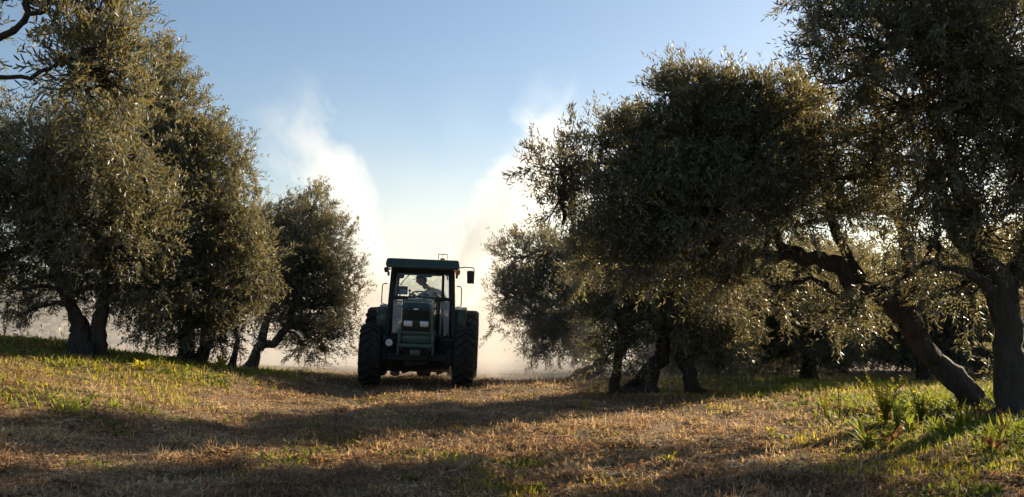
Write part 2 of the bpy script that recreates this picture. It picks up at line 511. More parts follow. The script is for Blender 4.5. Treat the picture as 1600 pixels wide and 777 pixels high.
olive("tall pointed olive standing behind the two-trunked one, two short stems at its foot", 19, (298, 572),
      [[(284, 572, 0, .15), (290, 520, 0, .13), (280, 430, .2, .1), (262, 300, .2, .07), (255, 160, .1, .03)],
       [(308, 572, .1, .13), (325, 530, 0, .12), (350, 440, -.2, .08), (350, 300, -.2, .05)],
       [(362, 568, .5, .05), (368, 520, .4, .04), (375, 450, 0, .03)]],
      [(246, 125, 0, 34, 56, .9), (278, 170, .2, 48, 50, 1), (228, 200, .3, 50, 60, .8), (325, 232, 0, 52, 48, 1), (270, 260, -.2, 80, 75, 1), (368, 265, 0, 28, 44, .6),
       (355, 330, -.4, 52, 60, 1), (290, 350, -.6, 85, 70, 1), (235, 340, .3, 60, 70, .8), (375, 400, -.5, 50, 62, 1), (310, 440, -.6, 80, 66, 1.1), (255, 440, .2, 55, 60, .8),
       (370, 475, -.4, 45, 58, 1), (310, 505, -.2, 66, 34, .8), (240, 505, .4, 46, 34, .6), (350, 520, 0, 44, 30, .7), (280, 528, -.3, 40, 20, .4)],
      leaves=125000, leaf=(0.09, 0.024), seed=32, group=GL)
olive("smaller rounded olive left of the tractor, its trunk leaning to the right", 22, (392, 578),
      [[(388, 578, 0, .12), (405, 545, 0, .1), (440, 520, 0, .08), (465, 460, 0, .06), (480, 380, 0, .04)],
       [(405, 545, 0, .08), (425, 470, 0, .06), (425, 400, 0, .04)]],
      [(492, 325, 0, 28, 30, .8), (465, 355, .3, 42, 38, 1), (515, 375, 0, 32, 38, .9), (425, 375, .5, 40, 55, 1), (480, 415, -.3, 62, 46, 1.1), (535, 440, 0, 32, 44, .55),
       (425, 450, .2, 46, 50, 1), (495, 475, -.2, 52, 42, 1.1), (545, 475, .2, 24, 30, .3), (440, 510, .2, 40, 30, .5), (500, 530, 0, 34, 28, .6), (520, 530, .3, 42, 30, .45), (470, 540, .2, 36, 22, .3)],
      leaves=75000, leaf=(0.085, 0.023), seed=43, group=GL)

olive("nearest big olive at the right edge with a straight upright trunk", 12, (1580, 652),
      [[(1583, 655, 0, .165), (1580, 560, 0, .15), (1568, 470, 0, .14), (1535, 395, 0, .11), (1500, 300, 0, .085), (1462, 180, -.2, .06), (1440, 60, -.4, .04)],
       [(1568, 470, 0, .12), (1610, 390, .1, .09), (1650, 250, 0, .06)],
       [(1535, 395, 0, .09), (1480, 340, .3, .06), (1450, 200, .4, .04)],
       [(1568, 470, 0, .08), (1520, 430, -.2, .05), (1470, 415, -.3, .03)]],
      [(1290, 25, -1, 55, 40, .9), (1345, 75, -1, 75, 65, 1), (1460, 50, -1, 100, 90, 1.3), (1570, 90, -1, 110, 120, 1.3), (1400, 160, -.6, 80, 70, 1.2), (1520, 210, -.6, 95, 90, 1.2), (1305, 130, -.4, 55, 60, .7),
       (1600, 260, -.4, 90, 110, 1.1), (1430, 280, 0, 85, 65, .9), (1550, 360, 0, 80, 60, .7), (1370, 240, .2, 75, 65, .8), (1450, 390, -.2, 75, 45, .6), (1400, 440, 0, 60, 36, .4), (1300, 280, .4, 70, 60, .7), (1500, 440, .6, 70, 50, .5), (1600, 440, .6, 60, 60, .5), (1590, 560, 1.6, 50, 50, .35),
       (1700, 150, 0, 150, 160, 1), (1750, 330, 0, 140, 110, .9), (1330, -60, 0, 120, 90, .8), (1480, -110, 0, 160, 110, .9), (1640, -90, 0, 140, 120, .9)],
      leaves=180000, leaf=(0.088, 0.020), seed=54, group=GR, detailed=False, pairs=7)
olive("spreading olive whose thick trunk slants far to the left over the weeds", 13, (1535, 625),
      [[(1540, 628, 0, .145), (1500, 595, 0, .13), (1450, 555, 0, .125), (1425, 515, 0, .12), (1395, 478, 0, .11), (1340, 440, 0, .1), (1290, 410, -.1, .085), (1235, 398, -.2, .075), (1165, 398, -.3, .05), (1100, 370, -.3, .035)],
       [(1415, 500, 0, .1), (1425, 460, 0, .085), (1422, 410, .1, .07), (1400, 330, .2, .05)],
       [(1235, 398, -.2, .05), (1180, 330, -.2, .04), (1100, 250, -.3, .03), (990, 250, -.3, .02), (880, 260, -.2, .012)],
       [(1330, 436, 0, .03), (1320, 460, 0, .025), (1298, 455, 0, .02), (1290, 440, 0, .015)],
       [(1340, 440, 0, .06), (1300, 330, .2, .05), (1260, 210, 0, .03)]],
      [(1065, 150, -1, 44, 38, .9), (1135, 160, -1, 56, 38, .9), (1200, 175, -1, 56, 46, 1), (1085, 200, -1, 75, 66, 1.2), (1180, 240, -1, 80, 60, 1.2), (1010, 240, -.6, 62, 52, 1), (945, 225, -.4, 46, 44, .7),
       (875, 262, -.3, 58, 40, .35), (905, 300, -.3, 60, 48, .5), (1000, 320, -.8, 80, 60, 1.1), (1100, 320, -1, 85, 66, 1.2), (1220, 320, -.6, 80, 46, .9), (1270, 220, -.3, 66, 66, .8), (1250, 165, -.4, 36, 40, .6),
       (1040, 400, -.6, 80, 50, 1.1), (960, 390, -.2, 66, 50, .9), (880, 350, 0, 38, 40, .35), (1130, 440, -.5, 60, 46, .9), (1320, 330, .3, 60, 60, .6), (1330, 470, .5, 50, 60, .5), (1200, 450, .6, 40, 46, .3)],
      leaves=132000, leaf=(0.088, 0.020), seed=65, group=GR, pairs=7)
olive("low olive with two dark stems framing a bright gap in the right row", 18, (1050, 606),
      [[(1088, 606, 0, .14), (1075, 580, 0, .12), (1060, 545, 0, .1), (1075, 480, 0, .07), (1080, 400, 0, .05)],
       [(1000, 604, 0, .15), (1018, 575, 0, .13), (1035, 550, 0, .12), (1020, 490, 0, .08), (1000, 420, 0, .05)],
       [(962, 602, .3, .08), (965, 570, .3, .08), (975, 530, .2, .06), (960, 470, 0, .04)]],
      [(1000, 450, -.4, 80, 60, 1.1), (1090, 470, -.4, 76, 52, 1.1), (960, 500, -.2, 56, 44, 1), (1030, 505, -.4, 60, 30, 1), (1120, 530, -.2, 54, 40, 1), (1080, 540, .3, 44, 26, .6), (975, 550, 0, 40, 30, .8),
       (1050, 390, 0, 80, 50, .9), (1140, 560, 0, 36, 34, .6), (940, 430, .2, 50, 50, .9), (1045, 250, 0, 76, 60, 1), (1130, 225, 0, 76, 56, 1), (1090, 320, 0, 90, 60, 1), (1190, 300, .3, 60, 60, .8), (1130, 572, .3, 34, 22, .7), (945, 568, .3, 28, 18, .4)],  # upper lobes added unseen behind the slanted olive to shade the foreground
      leaves=118000, leaf=(0.085, 0.023), seed=76, group=GR)
olive("outermost olive of the right row beside the dust, its trunk bent low over the ground", 22.5, (893, 602),
      [[(888, 603, 0, .12), (902, 590, 0, .13), (922, 580, 0, .14), (940, 560, 0, .12), (930, 510, 0, .08), (900, 450, 0, .05), (870, 390, 0, .03)],
       [(930, 510, 0, .05), (870, 500, 0, .04), (830, 480, 0, .03)]],
      [(850, 400, 0, 50, 36, .7), (805, 405, 0, 36, 34, .35), (835, 450, 0, 50, 40, .9), (790, 460, 0, 36, 30, .35), (895, 470, -.2, 50, 50, 1.1), (820, 500, .2, 46, 30, .6), (875, 525, 0, 48, 34, 1),
       (925, 540, .2, 40, 28, .7), (920, 420, 0, 50, 50, 1), (845, 535, .2, 34, 22, .3)],
      leaves=70000, leaf=(0.088, 0.024), seed=87, group=GR)
olive("sunlit olive seen under the arching limb of the slanted trunk", 21, (1265, 602),
      [[(1265, 602, 0, .13), (1262, 560, 0, .12), (1270, 520, 0, .1), (1250, 450, 0, .06)],
       [(1262, 560, 0, .09), (1300, 500, .1, .06), (1320, 440, 0, .04)]],
      [(1190, 460, 0, 52, 44, .8), (1250, 440, -.4, 60, 50, 1), (1310, 450, 0, 56, 44, .9), (1180, 520, 0, 50, 40, .9), (1245, 510, -.3, 60, 46, 1.1), (1305, 520, 0, 52, 40, .9), (1220, 390, .3, 60, 40, .6), (1160, 500, .4, 40, 40, .7), (1200, 560, 0, 50, 30, .8), (1300, 565, .2, 50, 28, .8), (1165, 560, .2, 30, 30, .7)],
      leaves=75000, leaf=(0.085, 0.024), seed=98, group=GB)
olive("olive seen between the slanted trunk and the upright trunk at the right", 22, (1455, 604),
      [[(1445, 606, 0, .13), (1440, 560, 0, .12), (1450, 500, 0, .08), (1470, 430, 0, .05)]],
      [(1400, 520, 0, 50, 46, .8), (1470, 500, -.3, 60, 50, 1), (1520, 530, 0, 50, 50, 1), (1450, 440, 0, 70, 50, .8), (1540, 450, 0, 60, 60, .8), (1400, 570, .2, 50, 30, .9), (1510, 580, .3, 50, 28, .9), (1570, 560, .3, 40, 40, .8), (1380, 460, .3, 50, 50, .6)],
      leaves=60000, leaf=(0.085, 0.024), seed=109, group=GB)

# further trees of the orchard at the back right: one build, copied
far0 = olive("dim olive far back, furthest right of the back trees", 33, (1500, 588),
      [[(1500, 590, 0, .15), (1495, 560, 0, .13), (1500, 500, 0, .08), (1510, 460, 0, .05)]],
      [(1440, 500, 0, 55, 42, 1), (1510, 480, -.3, 60, 46, 1), (1560, 510, 0, 50, 42, 1), (1470, 440, 0, 60, 40, .9), (1540, 440, 0, 50, 36, .9), (1420, 540, .2, 40, 30, .8), (1500, 555, .3, 70, 30, 1), (1570, 560, .2, 40, 28, 1), (1430, 568, .1, 46, 24, 1), (1590, 500, .1, 40, 36, .8)],
      leaves=52000, leaf=(0.12, 0.034), seed=120, group=GB)
def copy_tree(o, parent=None):
    c_ = o.copy(); col.objects.link(c_); c_.parent = parent
    for ch in list(o.children): copy_tree(ch, c_)
    return c_
for (lab, fx, fy, rz, sc_) in [("dim olive far back behind the slanted trunk", 10.2, 30.0, 1.3, 1.0), ("dim olive far back seen below the arching limb's left end", 7.2, 31.5, 2.6, .95),
                       ("dim olive far back between the sunlit olive and the slanted trunk", 8.8, 36.0, 4.0, 1.1), ("dim olive far back behind the upright trunk", 14.6, 27.0, 5.1, 1.05),
                       ("dim olive far back between the two nearest back trees and the dust", 5.6, 27.0, 3.3, .9),
                       ("dim low-hanging olive behind the gap between the slanted and upright trunks", 11.6, 25.5, 5.5, .85),
                       ("dim low-hanging olive behind the left part of the sunlit olive", 6.9, 25.0, 1.9, .8),
                       ("dim olive far back at the right edge behind the upright trunk", 16.0, 33.0, 2.0, 1.1),
                       ("dim olive far back, just right of the low olive with two stems", 7.0, 33.5, .6, .9)]:
    o = copy_tree(far0); o["label"] = lab
    o.location = (fx, fy, gz(fx, fy) - .05); o.rotation_euler = (0, 0, rz); o.scale = (sc_, sc_, sc_)
# ------------------------------------------------------------------ ground cover
M_STRAW = leaf_mat("dry_cut_grass", [(0.0, (0.09, 0.06, 0.045)), (0.35, (0.25, 0.17, 0.115)), (0.7, (0.48, 0.35, 0.21)), (1.0, (0.70, 0.58, 0.36))], trans=0.45, tcol=(1.0, 0.62, 0.25), rough=0.8, spec=0.1)
M_GREEN = leaf_mat("fresh_grass", [(0.0, (0.05, 0.075, 0.02)), (0.5, (0.15, 0.16, 0.03)), (1.0, (0.42, 0.35, 0.07))], trans=0.55, tcol=(1.0, 0.82, 0.05), rough=0.6, spec=0.2)
M_WEED = leaf_mat("weed_leaf", [(0.0, (0.045, 0.085, 0.02)), (0.5, (0.09, 0.14, 0.03)), (1.0, (0.20, 0.22, 0.05))], trans=0.45, tcol=(0.55, 0.56, 0.05), rough=0.6, spec=0.2)
M_BROWN = leaf_mat("withered_leaf", [(0.0, (0.10, 0.055, 0.03)), (0.5, (0.22, 0.12, 0.06)), (1.0, (0.36, 0.22, 0.12))], trans=0.4, tcol=(0.5, 0.22, 0.07), rough=0.7, spec=0.2)

def blades(P, rng, ln, wd, lean, bend, val):
    """P (n,3); each blade: 5 vertices, bent"""
    n = len(P)
    h = rng.uniform(0, 2 * np.pi, n)
    f = np.stack([np.cos(h), np.sin(h), np.zeros(n)], 1)
    s = np.stack([-np.sin(h), np.cos(h), np.zeros(n)], 1)
    tw = rng.uniform(-1, 1, n)[:, None]
    s = unit(s + tw * np.array([0, 0, 0.6]))
    th = lean; th2 = lean + bend
    d1 = f * np.sin(th)[:, None] + np.array([0, 0, 1.0]) * np.cos(th)[:, None]
    d2 = f * np.sin(th2)[:, None] + np.array([0, 0, 1.0]) * np.cos(th2)[:, None]
    ln = ln[:, None]; wd = wd[:, None]
    m = P + d1 * ln * .5
    v = np.stack([P - s * wd * .4, P + s * wd * .4, m + s * wd * .5, m - s * wd * .5, m + d2 * ln * .5], 1)
    b = (np.arange(n) * 5)[:, None]
    return v.reshape(-1, 3), b + np.array([0, 1, 2, 3]), b + np.array([3, 2, 4]), np.repeat(val, 5)

def scatter(rng, n, y0, y1, dens, xr=0.85, pw=2.0):
    """points over the visible wedge of ground, denser near the camera"""
    n = int(n * 1.3); u = rng.random(n)
    y = (y0 ** (2 - pw) + u * (y1 ** (2 - pw) - y0 ** (2 - pw))) ** (1 / (2 - pw)) if pw != 2 else y0 * (y1 / y0) ** u
    x = rng.uniform(-xr, xr, n) * y
    k = rng.random(n) < dens(x, y)
    x = x[k]; y = y[k]
    return np.stack([x, y, ground_z(x, y)], 1)

def greenness(x, y):
    g = vnoise(x, y, 0.45, 77, 3)
    lane = np.exp(-((x + 1.0 + 0.05 * y) / 3.2) ** 2)            # the driven lane between the rows is the driest
    left = sstep(-3.4, -5.5, x) * sstep(11.5, 16.5, y)
    right = sstep(1.2, 4.2, x) * (0.5 + 0.5 * sstep(8, 12, y)) 
    left = left + .3 * sstep(-3.0, -5.0, x); right = right + .34 * sstep(1.0, 3.0, x) * (1 - sstep(9, 11, y))
    right = right + .45 * sstep(-.6, 1.5, x) * sstep(13.5, 15.0, y) * (1 - sstep(18, 20, y)); left = left + .25 * sstep(-4, -5.5, x) * sstep(13, 15, y)  # extra yellow-green grass paints the sunlit strips brighter
    return np.clip((g - 0.5) * 2.4 + 0.12 + 0.8 * left + 0.62 * right - 0.6 * lane, 0, 1)

rng = np.random.default_rng(5)
B = Bag()
for (n, ln0, ln1, le0, le1, w0, w1) in [(230000, .03, .12, 1.25, 1.75, .006, .015), (130000, .015, .055, 0.8, 1.9, .012, .032), (26000, .04, .11, 0.3, 1.2, .004, .008)]:
    P = scatter(rng, n, 6.0, 27, lambda x, y: (1 - 0.75 * greenness(x, y) * sstep(.3, .7, vnoise(x, y, 3, 5, 2))) * (.35 + .65 * sstep(.40, .60, vnoise(x, y, 4.5, 91, 3))))
    m = len(P); P[:, 2] += rng.uniform(-.005, .03, m) + .03 * sstep(.5, .8, vnoise(P[:, 0], P[:, 1], 3.5, 41, 3))
    sc = 0.85 + 0.022 * P[:, 1]
    pat = vnoise(P[:, 0], P[:, 1], 1.1, 31, 3)
    hgt = 0.45 + 1.3 * sstep(.3, .75, vnoise(P[:, 0], P[:, 1], 3.5, 41, 3))
    val = np.clip(rng.beta(1.2, 1.6, m) * 0.95 + (pat - 0.5) * 1.5 + 0.06 - .16 * np.exp(-((P[:, 0] + 1.0 + .05 * P[:, 1]) / 2.4) ** 2), 0, 1)
    B.add(*blades(P, rng, rng.uniform(ln0, ln1, m) * sc * hgt, rng.uniform(w0, w1, m) * sc, rng.uniform(le0, le1, m), rng.uniform(-1.0, .9, m), val))
tag(B.build("dry_grass", M_STRAW), label="mown dry straw coloured grass and litter covering the lane", kind="stuff")

B = Bag()
P = scatter(rng, 150000, 6.0, 27, lambda x, y: sstep(0.25, 0.8, greenness(x, y)) * (0.3 + 0.7 * sstep(.3, .6, vnoise(x, y, 2.1, 15, 2))))
m = len(P); sc = 0.9 + 0.02 * P[:, 1]
g = greenness(P[:, 0], P[:, 1])
B.add(*blades(P, rng, rng.uniform(.03, .10, m) * sc * (0.5 + .6 * g) * (.6 + .9 * vnoise(P[:, 0], P[:, 1], 2.6, 19, 3)), rng.uniform(.006, .014, m) * sc, rng.uniform(0.1, 1.25, m), rng.uniform(-.3, 1.2, m), np.clip(rng.beta(2, 2, m) + .25 * (vnoise(P[:, 0], P[:, 1], .8, 3, 2) - .5), 0, 1)))
tag(B.build("green_grass", M_GREEN), label="short fresh green grass growing through the straw", kind="stuff")

# broad-leaved ground cover: along both tree rows and in loose patches
B = Bag()
def weed_d(x, y):
    left = sstep(-3.6, -5.2, x) * (1 - sstep(-9.5, -11, x) * 0) * sstep(14.6, 16.2, y - 0.25 * (x + 6)) * (1 - sstep(21, 24, y))
    right = sstep(3.2, 4.8, x - 0.12 * (y - 10)) * sstep(8.0, 9.8, y) * (1 - sstep(14.5, 17, y))
    rr = sstep(1.0, 2.5, x) * sstep(16.3, 17.3, y) * (1 - sstep(21, 24, y)) * .8
    patch = 0.4 * sstep(.66, .74, vnoise(x, y, 0.9, 55, 3))
    return np.clip(np.maximum(np.maximum(left * .8, right * .75), np.maximum(rr, patch)) * (0.35 + .65 * sstep(.35, .6, vnoise(x, y, 1.6, 61, 2))), 0, 1)
P = scatter(rng, 80000, 6.5, 25, weed_d, pw=1.6)
m = len(P)
rowk = np.maximum(sstep(-3.6, -5.2, P[:, 0]), sstep(2.8, 4.8, P[:, 0])); tall = (0.5 + 1.1 * vnoise(P[:, 0], P[:, 1], 1.2, 71, 2)) * (.45 + .45 * rowk + .75 * sstep(4.2, 5.6, P[:, 0] - .08 * (P[:, 1] - 10)) * (1 - sstep(14, 15.5, P[:, 1])))
for k in range(3):
    Pk = P + np.concatenate([rng.normal(scale=.02, size=(m, 2)), np.zeros((m, 1))], 1)
    B.add(*blades(Pk, rng, rng.uniform(.06, .17, m) * tall, rng.uniform(.014, .032, m), rng.uniform(0.15, 1.1, m), rng.uniform(.1, 1.0, m), rng.beta(2, 2, m)))
tag(B.build("ground_weeds", M_WEED), label="low broad leaved green weeds under the tree rows", kind="stuff")

B = Bag()
P = scatter(rng, 16000, 6.2, 24, lambda x, y: .3 + .7 * sstep(.4, .65, vnoise(x, y, 1.3, 66, 3)))
m = len(P); P[:, 2] += rng.uniform(.005, .04, m)
B.add(*blades(P, rng, rng.uniform(.03, .075, m), rng.uniform(.014, .034, m), rng.uniform(.7, 1.8, m), rng.uniform(-1.5, 1.5, m), rng.beta(1.6, 1.6, m)))
tag(B.build("fallen_leaves", M_BROWN), label="curled brown fallen leaves scattered among the straw", kind="stuff")
# small stones and clods
bm_v = []
B = Bag()
P = scatter(rng, 2600, 6.3, 22, lambda x, y: 0.3 + 0.6 * (1 - greenness(x, y)))
oct_v = np.array([[1, 0, 0], [0, 1, 0], [-1, 0, 0], [0, -1, 0], [0, 0, 1], [0, 0, -1.0]])
oct_t = np.array([[0, 1, 4], [1, 2, 4], [2, 3, 4], [3, 0, 4], [1, 0, 5], [2, 1, 5], [3, 2, 5], [0, 3, 5]])
for p_ in P:
    s = rng.uniform(.006, .022) * np.array([1.4, 1.1, .7]) * rng.uniform(.7, 1.3, 3)
    rot = np.array(Euler(rng.uniform(0, 6, 3)).to_matrix())
    B.add((oct_v * s * rng.uniform(.7, 1.2, (6, 1))) @ rot + p_ + np.array([0, 0, .008]), None, oct_t)
tag(B.build("soil_clods", simple_mat("dry_clod", (.24, .19, .15), 0.95, var=.35, scale=20)), label="small pale stones and dry clods in the straw", kind="stuff")

# ------------------------------------------------------------------ single plants
def rosette(label, px, py, d, n, ln, wd, mat, seed, lean=(0.15, 1.0), group=None, name="weed_plant", curl=0.9, cat="plant", z_extra=0):
    rng = np.random.default_rng(seed)
    b = at(px, py, d); base = np.array([b.x, b.y, gz(b.x, b.y) - .01])
    Bq = Bag()
    for k in range(n):
        az = rng.uniform(0, 6.28); th = rng.uniform(*lean); L_ = ln * rng.uniform(.55, 1.1); W = wd * rng.uniform(.7, 1.2); cu = curl * rng.uniform(.4, 1.4)
        seg = 7; pts = [rng.normal(scale=.01, size=3) * np.array([1, 1, 0])]; 
        for i in range(seg):
            t = th + cu * (i / seg) ** 1.5
            pts.append(pts[-1] + np.array([math.cos(az) * math.sin(t), math.sin(az) * math.sin(t), math.cos(t)]) * L_ / seg)
        pts = np.array(pts); s = np.array([-math.sin(az), math.cos(az), 0])
        prof = np.array([.12, .25, .6, .9, 1.0, .85, .5, .05]) * W * .5
        wav = rng.uniform(-.25, .25, seg + 1)[:, None] * np.array([0, 0, 1.0]) * W
        l = pts - s * prof[:, None] + wav * .5; r = pts + s * prof[:, None] - wav * .5; c = pts - np.array([0, 0, .12]) * W
        v = np.stack([l, c, r], 1).reshape(-1, 3)
        i = np.arange(seg)[:, None] * 3
        Bq.add(v, np.concatenate([i + np.array([0, 1, 4, 3]), i + np.array([1, 2, 5, 4])]), None, np.repeat(rng.beta(2, 2), len(v)))
    root = Bq.build(name, mat, None, smooth=True)
    root.location = base
    return tag(root, label, cat, group)

def stalk(label, px, py, d, top_px, n_st, mat, seed, leafn=26, leaf_l=.06, group=None, name="tall_weed", spread=.25, cat="plant", bush=False):
    rng = np.random.default_rng(seed)
    b = at(px, py, d); base = np.array([b.x, b.y, gz(b.x, b.y) - .01])
    H = (py - top_px) / px_m(d)
    root = empty(name, base); tag(root, label, cat, group)
    S = Bag(); Lf = Bag()
    for k in range(n_st):
        h = H * rng.uniform(.6, 1.0) if k else H
        e = np.array([rng.normal() * spread * h, rng.normal() * spread * h, h])
        path = bez(np.zeros(3), np.array([0, 0, h * .35]), e * np.array([.6, .6, .7]), e, 9)
        v, q, t = tube_np(path, np.linspace(.007, .0025, 9), 5); S.add(v, q, t, np.full(len(v), .5))
        m = leafn
        tt = rng.uniform(.12, 1, m)
        P = np.stack([np.interp(tt, np.linspace(0, 1, 9), path[:, j]) for j in range(3)], 1)
        D = unit(rng.normal(size=(m, 3)) * np.array([1, 1, .35]) + np.array([0, 0, .55]))
        w = unit(np.cross(D, np.array([0, 0, 1.0]) + rng.normal(scale=.3, size=(m, 3))))
        ll = (leaf_l * rng.uniform(.5, 1.2, m) * (1.25 - .75 * tt))[:, None]
        v = np.stack([P, P + D * ll * .5 + w * ll * .17, P + D * ll - np.array([0, 0, .2]) * ll, P + D * ll * .5 - w * ll * .17], 1).reshape(-1, 3)
        Lf.add(v, (np.arange(m) * 4)[:, None] + np.array([0, 3, 2, 1]), None, np.repeat(rng.random(m), 4))
    S.build("stem", mat, root); Lf.build("leaves", mat, root)
    return root

GT = "tall weeds standing up from the grass"
GP = "leafy weeds in the grass"
stalk("tall weed stalk between the two-trunked olive and its neighbour, taller of two", 226, 566, 17.0, 512, 3, M_WEED, 1, group=GT, spread=.08)
stalk("shorter weed stalk just right of a taller one beneath the left olives", 246, 570, 17.2, 526, 2, M_WEED, 2, group=GT, spread=.08)
stalk("dark weed stalk at the left edge of the bank", 6, 556, 17.5, 522, 2, M_WEED, 3, group=GT, spread=.12)
stalk("thin bare-looking weed beside the left side of the two joined trunks", 98, 558, 17.2, 516, 3, M_WEED, 4, leafn=12, group=GT, spread=.2)
stalk("small weed stalk right of the two joined trunks", 176, 562, 16.8, 534, 3, M_WEED, 5, group=GT, spread=.15)
stalk("tiny lone weed on the crest just left of the tractor", 448, 588, 19, 571, 2, M_WEED, 6, leaf_l=.05, group=GT, spread=.15)
stalk("thin brown seed stalk in front of the low olive with two stems", 1010, 624, 16.5, 576, 1, M_BROWN, 7, leafn=10, leaf_l=.03, group=GT, spread=.03)
stalk("reddish dry seed stalk right of a thinner brown one", 1063, 618, 16.2, 588, 2, M_BROWN, 8, leafn=24, leaf_l=.04, group=GT, spread=.06)
stalk("bright bushy yellow-green weed in front of the slanted trunk", 1385, 650, 12.3, 568, 18, M_GREEN, 9, leafn=46, leaf_l=.085, group=GT, spread=.34)
stalk("loose yellow-green weed between the bushy one and the slanted trunk", 1440, 648, 12.4, 592, 12, M_GREEN, 10, leafn=34, leaf_l=.08, group=GT, spread=.4)
stalk("thin tall weed with bare stems left of the bushy yellow-green one", 1312, 650, 12.8, 560, 4, M_BROWN, 11, leafn=12, leaf_l=.035, group=GT, spread=.1)
stalk("leafy upright weed just right of the large arching weed", 1402, 668, 11.3, 600, 12, M_WEED, 13, leafn=30, leaf_l=.08, group=GT, spread=.2)
stalk("dry pale seed stalks at the right edge of the frame", 1568, 700, 10.2, 640, 5, M_BROWN, 14, leafn=24, leaf_l=.035, group=GT, spread=.15)
stalk("spindly green weed under the arching limb at the end of the lit straw", 1290, 642, 13.2, 590, 8, M_GREEN, 15, leafn=22, leaf_l=.05, group=GT, spread=.25)
stalk("yellowish weed stalk left of the upright trunk's foot", 1500, 655, 11.6, 606, 10, M_GREEN, 12, group=GT, spread=.2)

rosette("bright green leafy clump in the foreground straw, right of the middle", 1045, 714, 9.6, 22, .17, .035, M_GREEN, 21, group=GP)
rosette("small green sprout left of the bright green clump", 946, 716, 9.6, 8, .09, .03, M_GREEN, 22, group=GP)
rosette("low dark green tuft at the bottom edge in front of the tractor", 640, 752, 8.6, 26, .13, .03, M_WEED, 23, group=GP, lean=(.4, 1.3))
rosette("tiny yellow-green sprout in the lane straw, left of the tractor's path", 468, 714, 9.6, 5, .09, .028, M_GREEN, 24, group=GP)
rosette("small yellow-green sprout straight in front of the tractor", 712, 662, 12.6, 8, .11, .03, M_GREEN, 25, group=GP)
rosette("flat pale green sprout at the bottom left", 235, 764, 8.3, 7, .08, .03, M_GREEN, 26, group=GP, lean=(.6, 1.4))
rosette("two-leaved yellow sprout near the bottom, left of the middle", 383, 748, 8.6, 5, .09, .026, M_GREEN, 27, group=GP)
rosette("large weed with arching leaves in front of the slanted trunk's bushy weed", 1352, 684, 10.8, 34, .42, .045, M_WEED, 28, group=GP, lean=(.2, 1.2), curl=2.0)
rosette("withered brown curled leaves beside the large arching weed", 1388, 680, 10.7, 9, .44, .07, M_BROWN, 29, group=GP, lean=(.3, 1.0), curl=2.2)
rosette("withered rust-brown plant in front of the upright trunk", 1552, 722, 9.5, 10, .36, .06, M_BROWN, 30, group=GP, lean=(.0, .6), curl=1.8)
rosette("broad-leaved weed at the left of the upright trunk's foot", 1470, 672, 11.2, 30, .34, .045, M_WEED, 31, group=GP, lean=(.1, 1.2), curl=1.6)
rosette("broad-leaved weed at the right edge in front of the upright trunk", 1592, 690, 10.6, 30, .34, .045, M_WEED, 32, group=GP, lean=(.1, 1.2), curl=1.6)
rosette("broad-leaved weed between the bushy yellow-green weed and the trunks", 1420, 668, 11.5, 28, .32, .042, M_WEED, 33, group=GP, lean=(.1, 1.2), curl=1.6)
rosette("dense leafy weed right below the slanted trunk's base", 1530, 668, 11.4, 30, .32, .042, M_WEED, 34, group=GP, lean=(.1, 1.2), curl=1.6)
rosette("yellow-green leafy weed at the bottom right corner", 1500, 772, 8.1, 12, .15, .035, M_GREEN, 35, group=GP)
rosette("brown withered tuft in the sunlit grass at the far right of the lane", 1190, 690, 10.9, 10, .16, .03, M_BROWN, 36, group=GP, curl=1.8)
rosette("green tuft in the sunlit grass left of the large arching weed", 1205, 656, 12.4, 14, .14, .035, M_GREEN, 37, group=GP)
rosette("grassy yellow-green tuft in front of the bent low trunk of the right row", 915, 632, 15.2, 30, .2, .016, M_GREEN, 38, group=GP, lean=(.0, .6), curl=.5)
rosette("tall grassy tuft lit by the sun between the short stems on the left bank", 345, 578, 18.0, 60, .38, .02, M_GREEN, 39, group=GP, lean=(.0, .7), curl=.6)
rosette("sunlit yellow-green weed clump right of the two joined trunks", 222, 578, 16.2, 34, .28, .045, M_GREEN, 40, group=GP)

# twigs lying about
M_TWIG = simple_mat("bleached_twig", (.42, .36, .28), .8, var=.2)
def twig(label, p0, p1, d, r, seed):
    rng = np.random.default_rng(seed)
    a, b = at(*p0, d), at(*p1, d + .3)
    a = np.array([a.x, a.y, gz(a.x, a.y) + .05]); b = np.array([b.x, b.y, gz(b.x, b.y) + .06])
    path = bez(a, a + (b - a) * .3 + rng.normal(scale=.03, size=3), a + (b - a) * .7 + rng.normal(scale=.03, size=3), b, 8)
    Bq = Bag()
    v, q, t = tube_np(path - a, np.linspace(r, r * .5, 8), 6); Bq.add(v, q, t)
    s = path[4] - a
    v, q, t = tube_np(bez(s, s + [.04, .02, .03], s + [.09, .05, .04], s + [.14, .05, .03], 5), np.linspace(r * .5, r * .3, 5), 5); Bq.add(v, q, t)
    o = Bq.build("fallen_twig", M_TWIG, None, True); o.location = a
    tag(o, label, "twig", "fallen twigs")
twig("pale thin twig lying in the shaded straw at the left", (330, 684), (362, 680), 11, .006, 1)
twig("long grey twig lying at the left, nearest the left edge", (86, 694), (130, 690), 10.4, .007, 2)
twig("grey twig in the shadow below the bright green clump", (1130, 742), (1190, 733), 9.0, .007, 3)
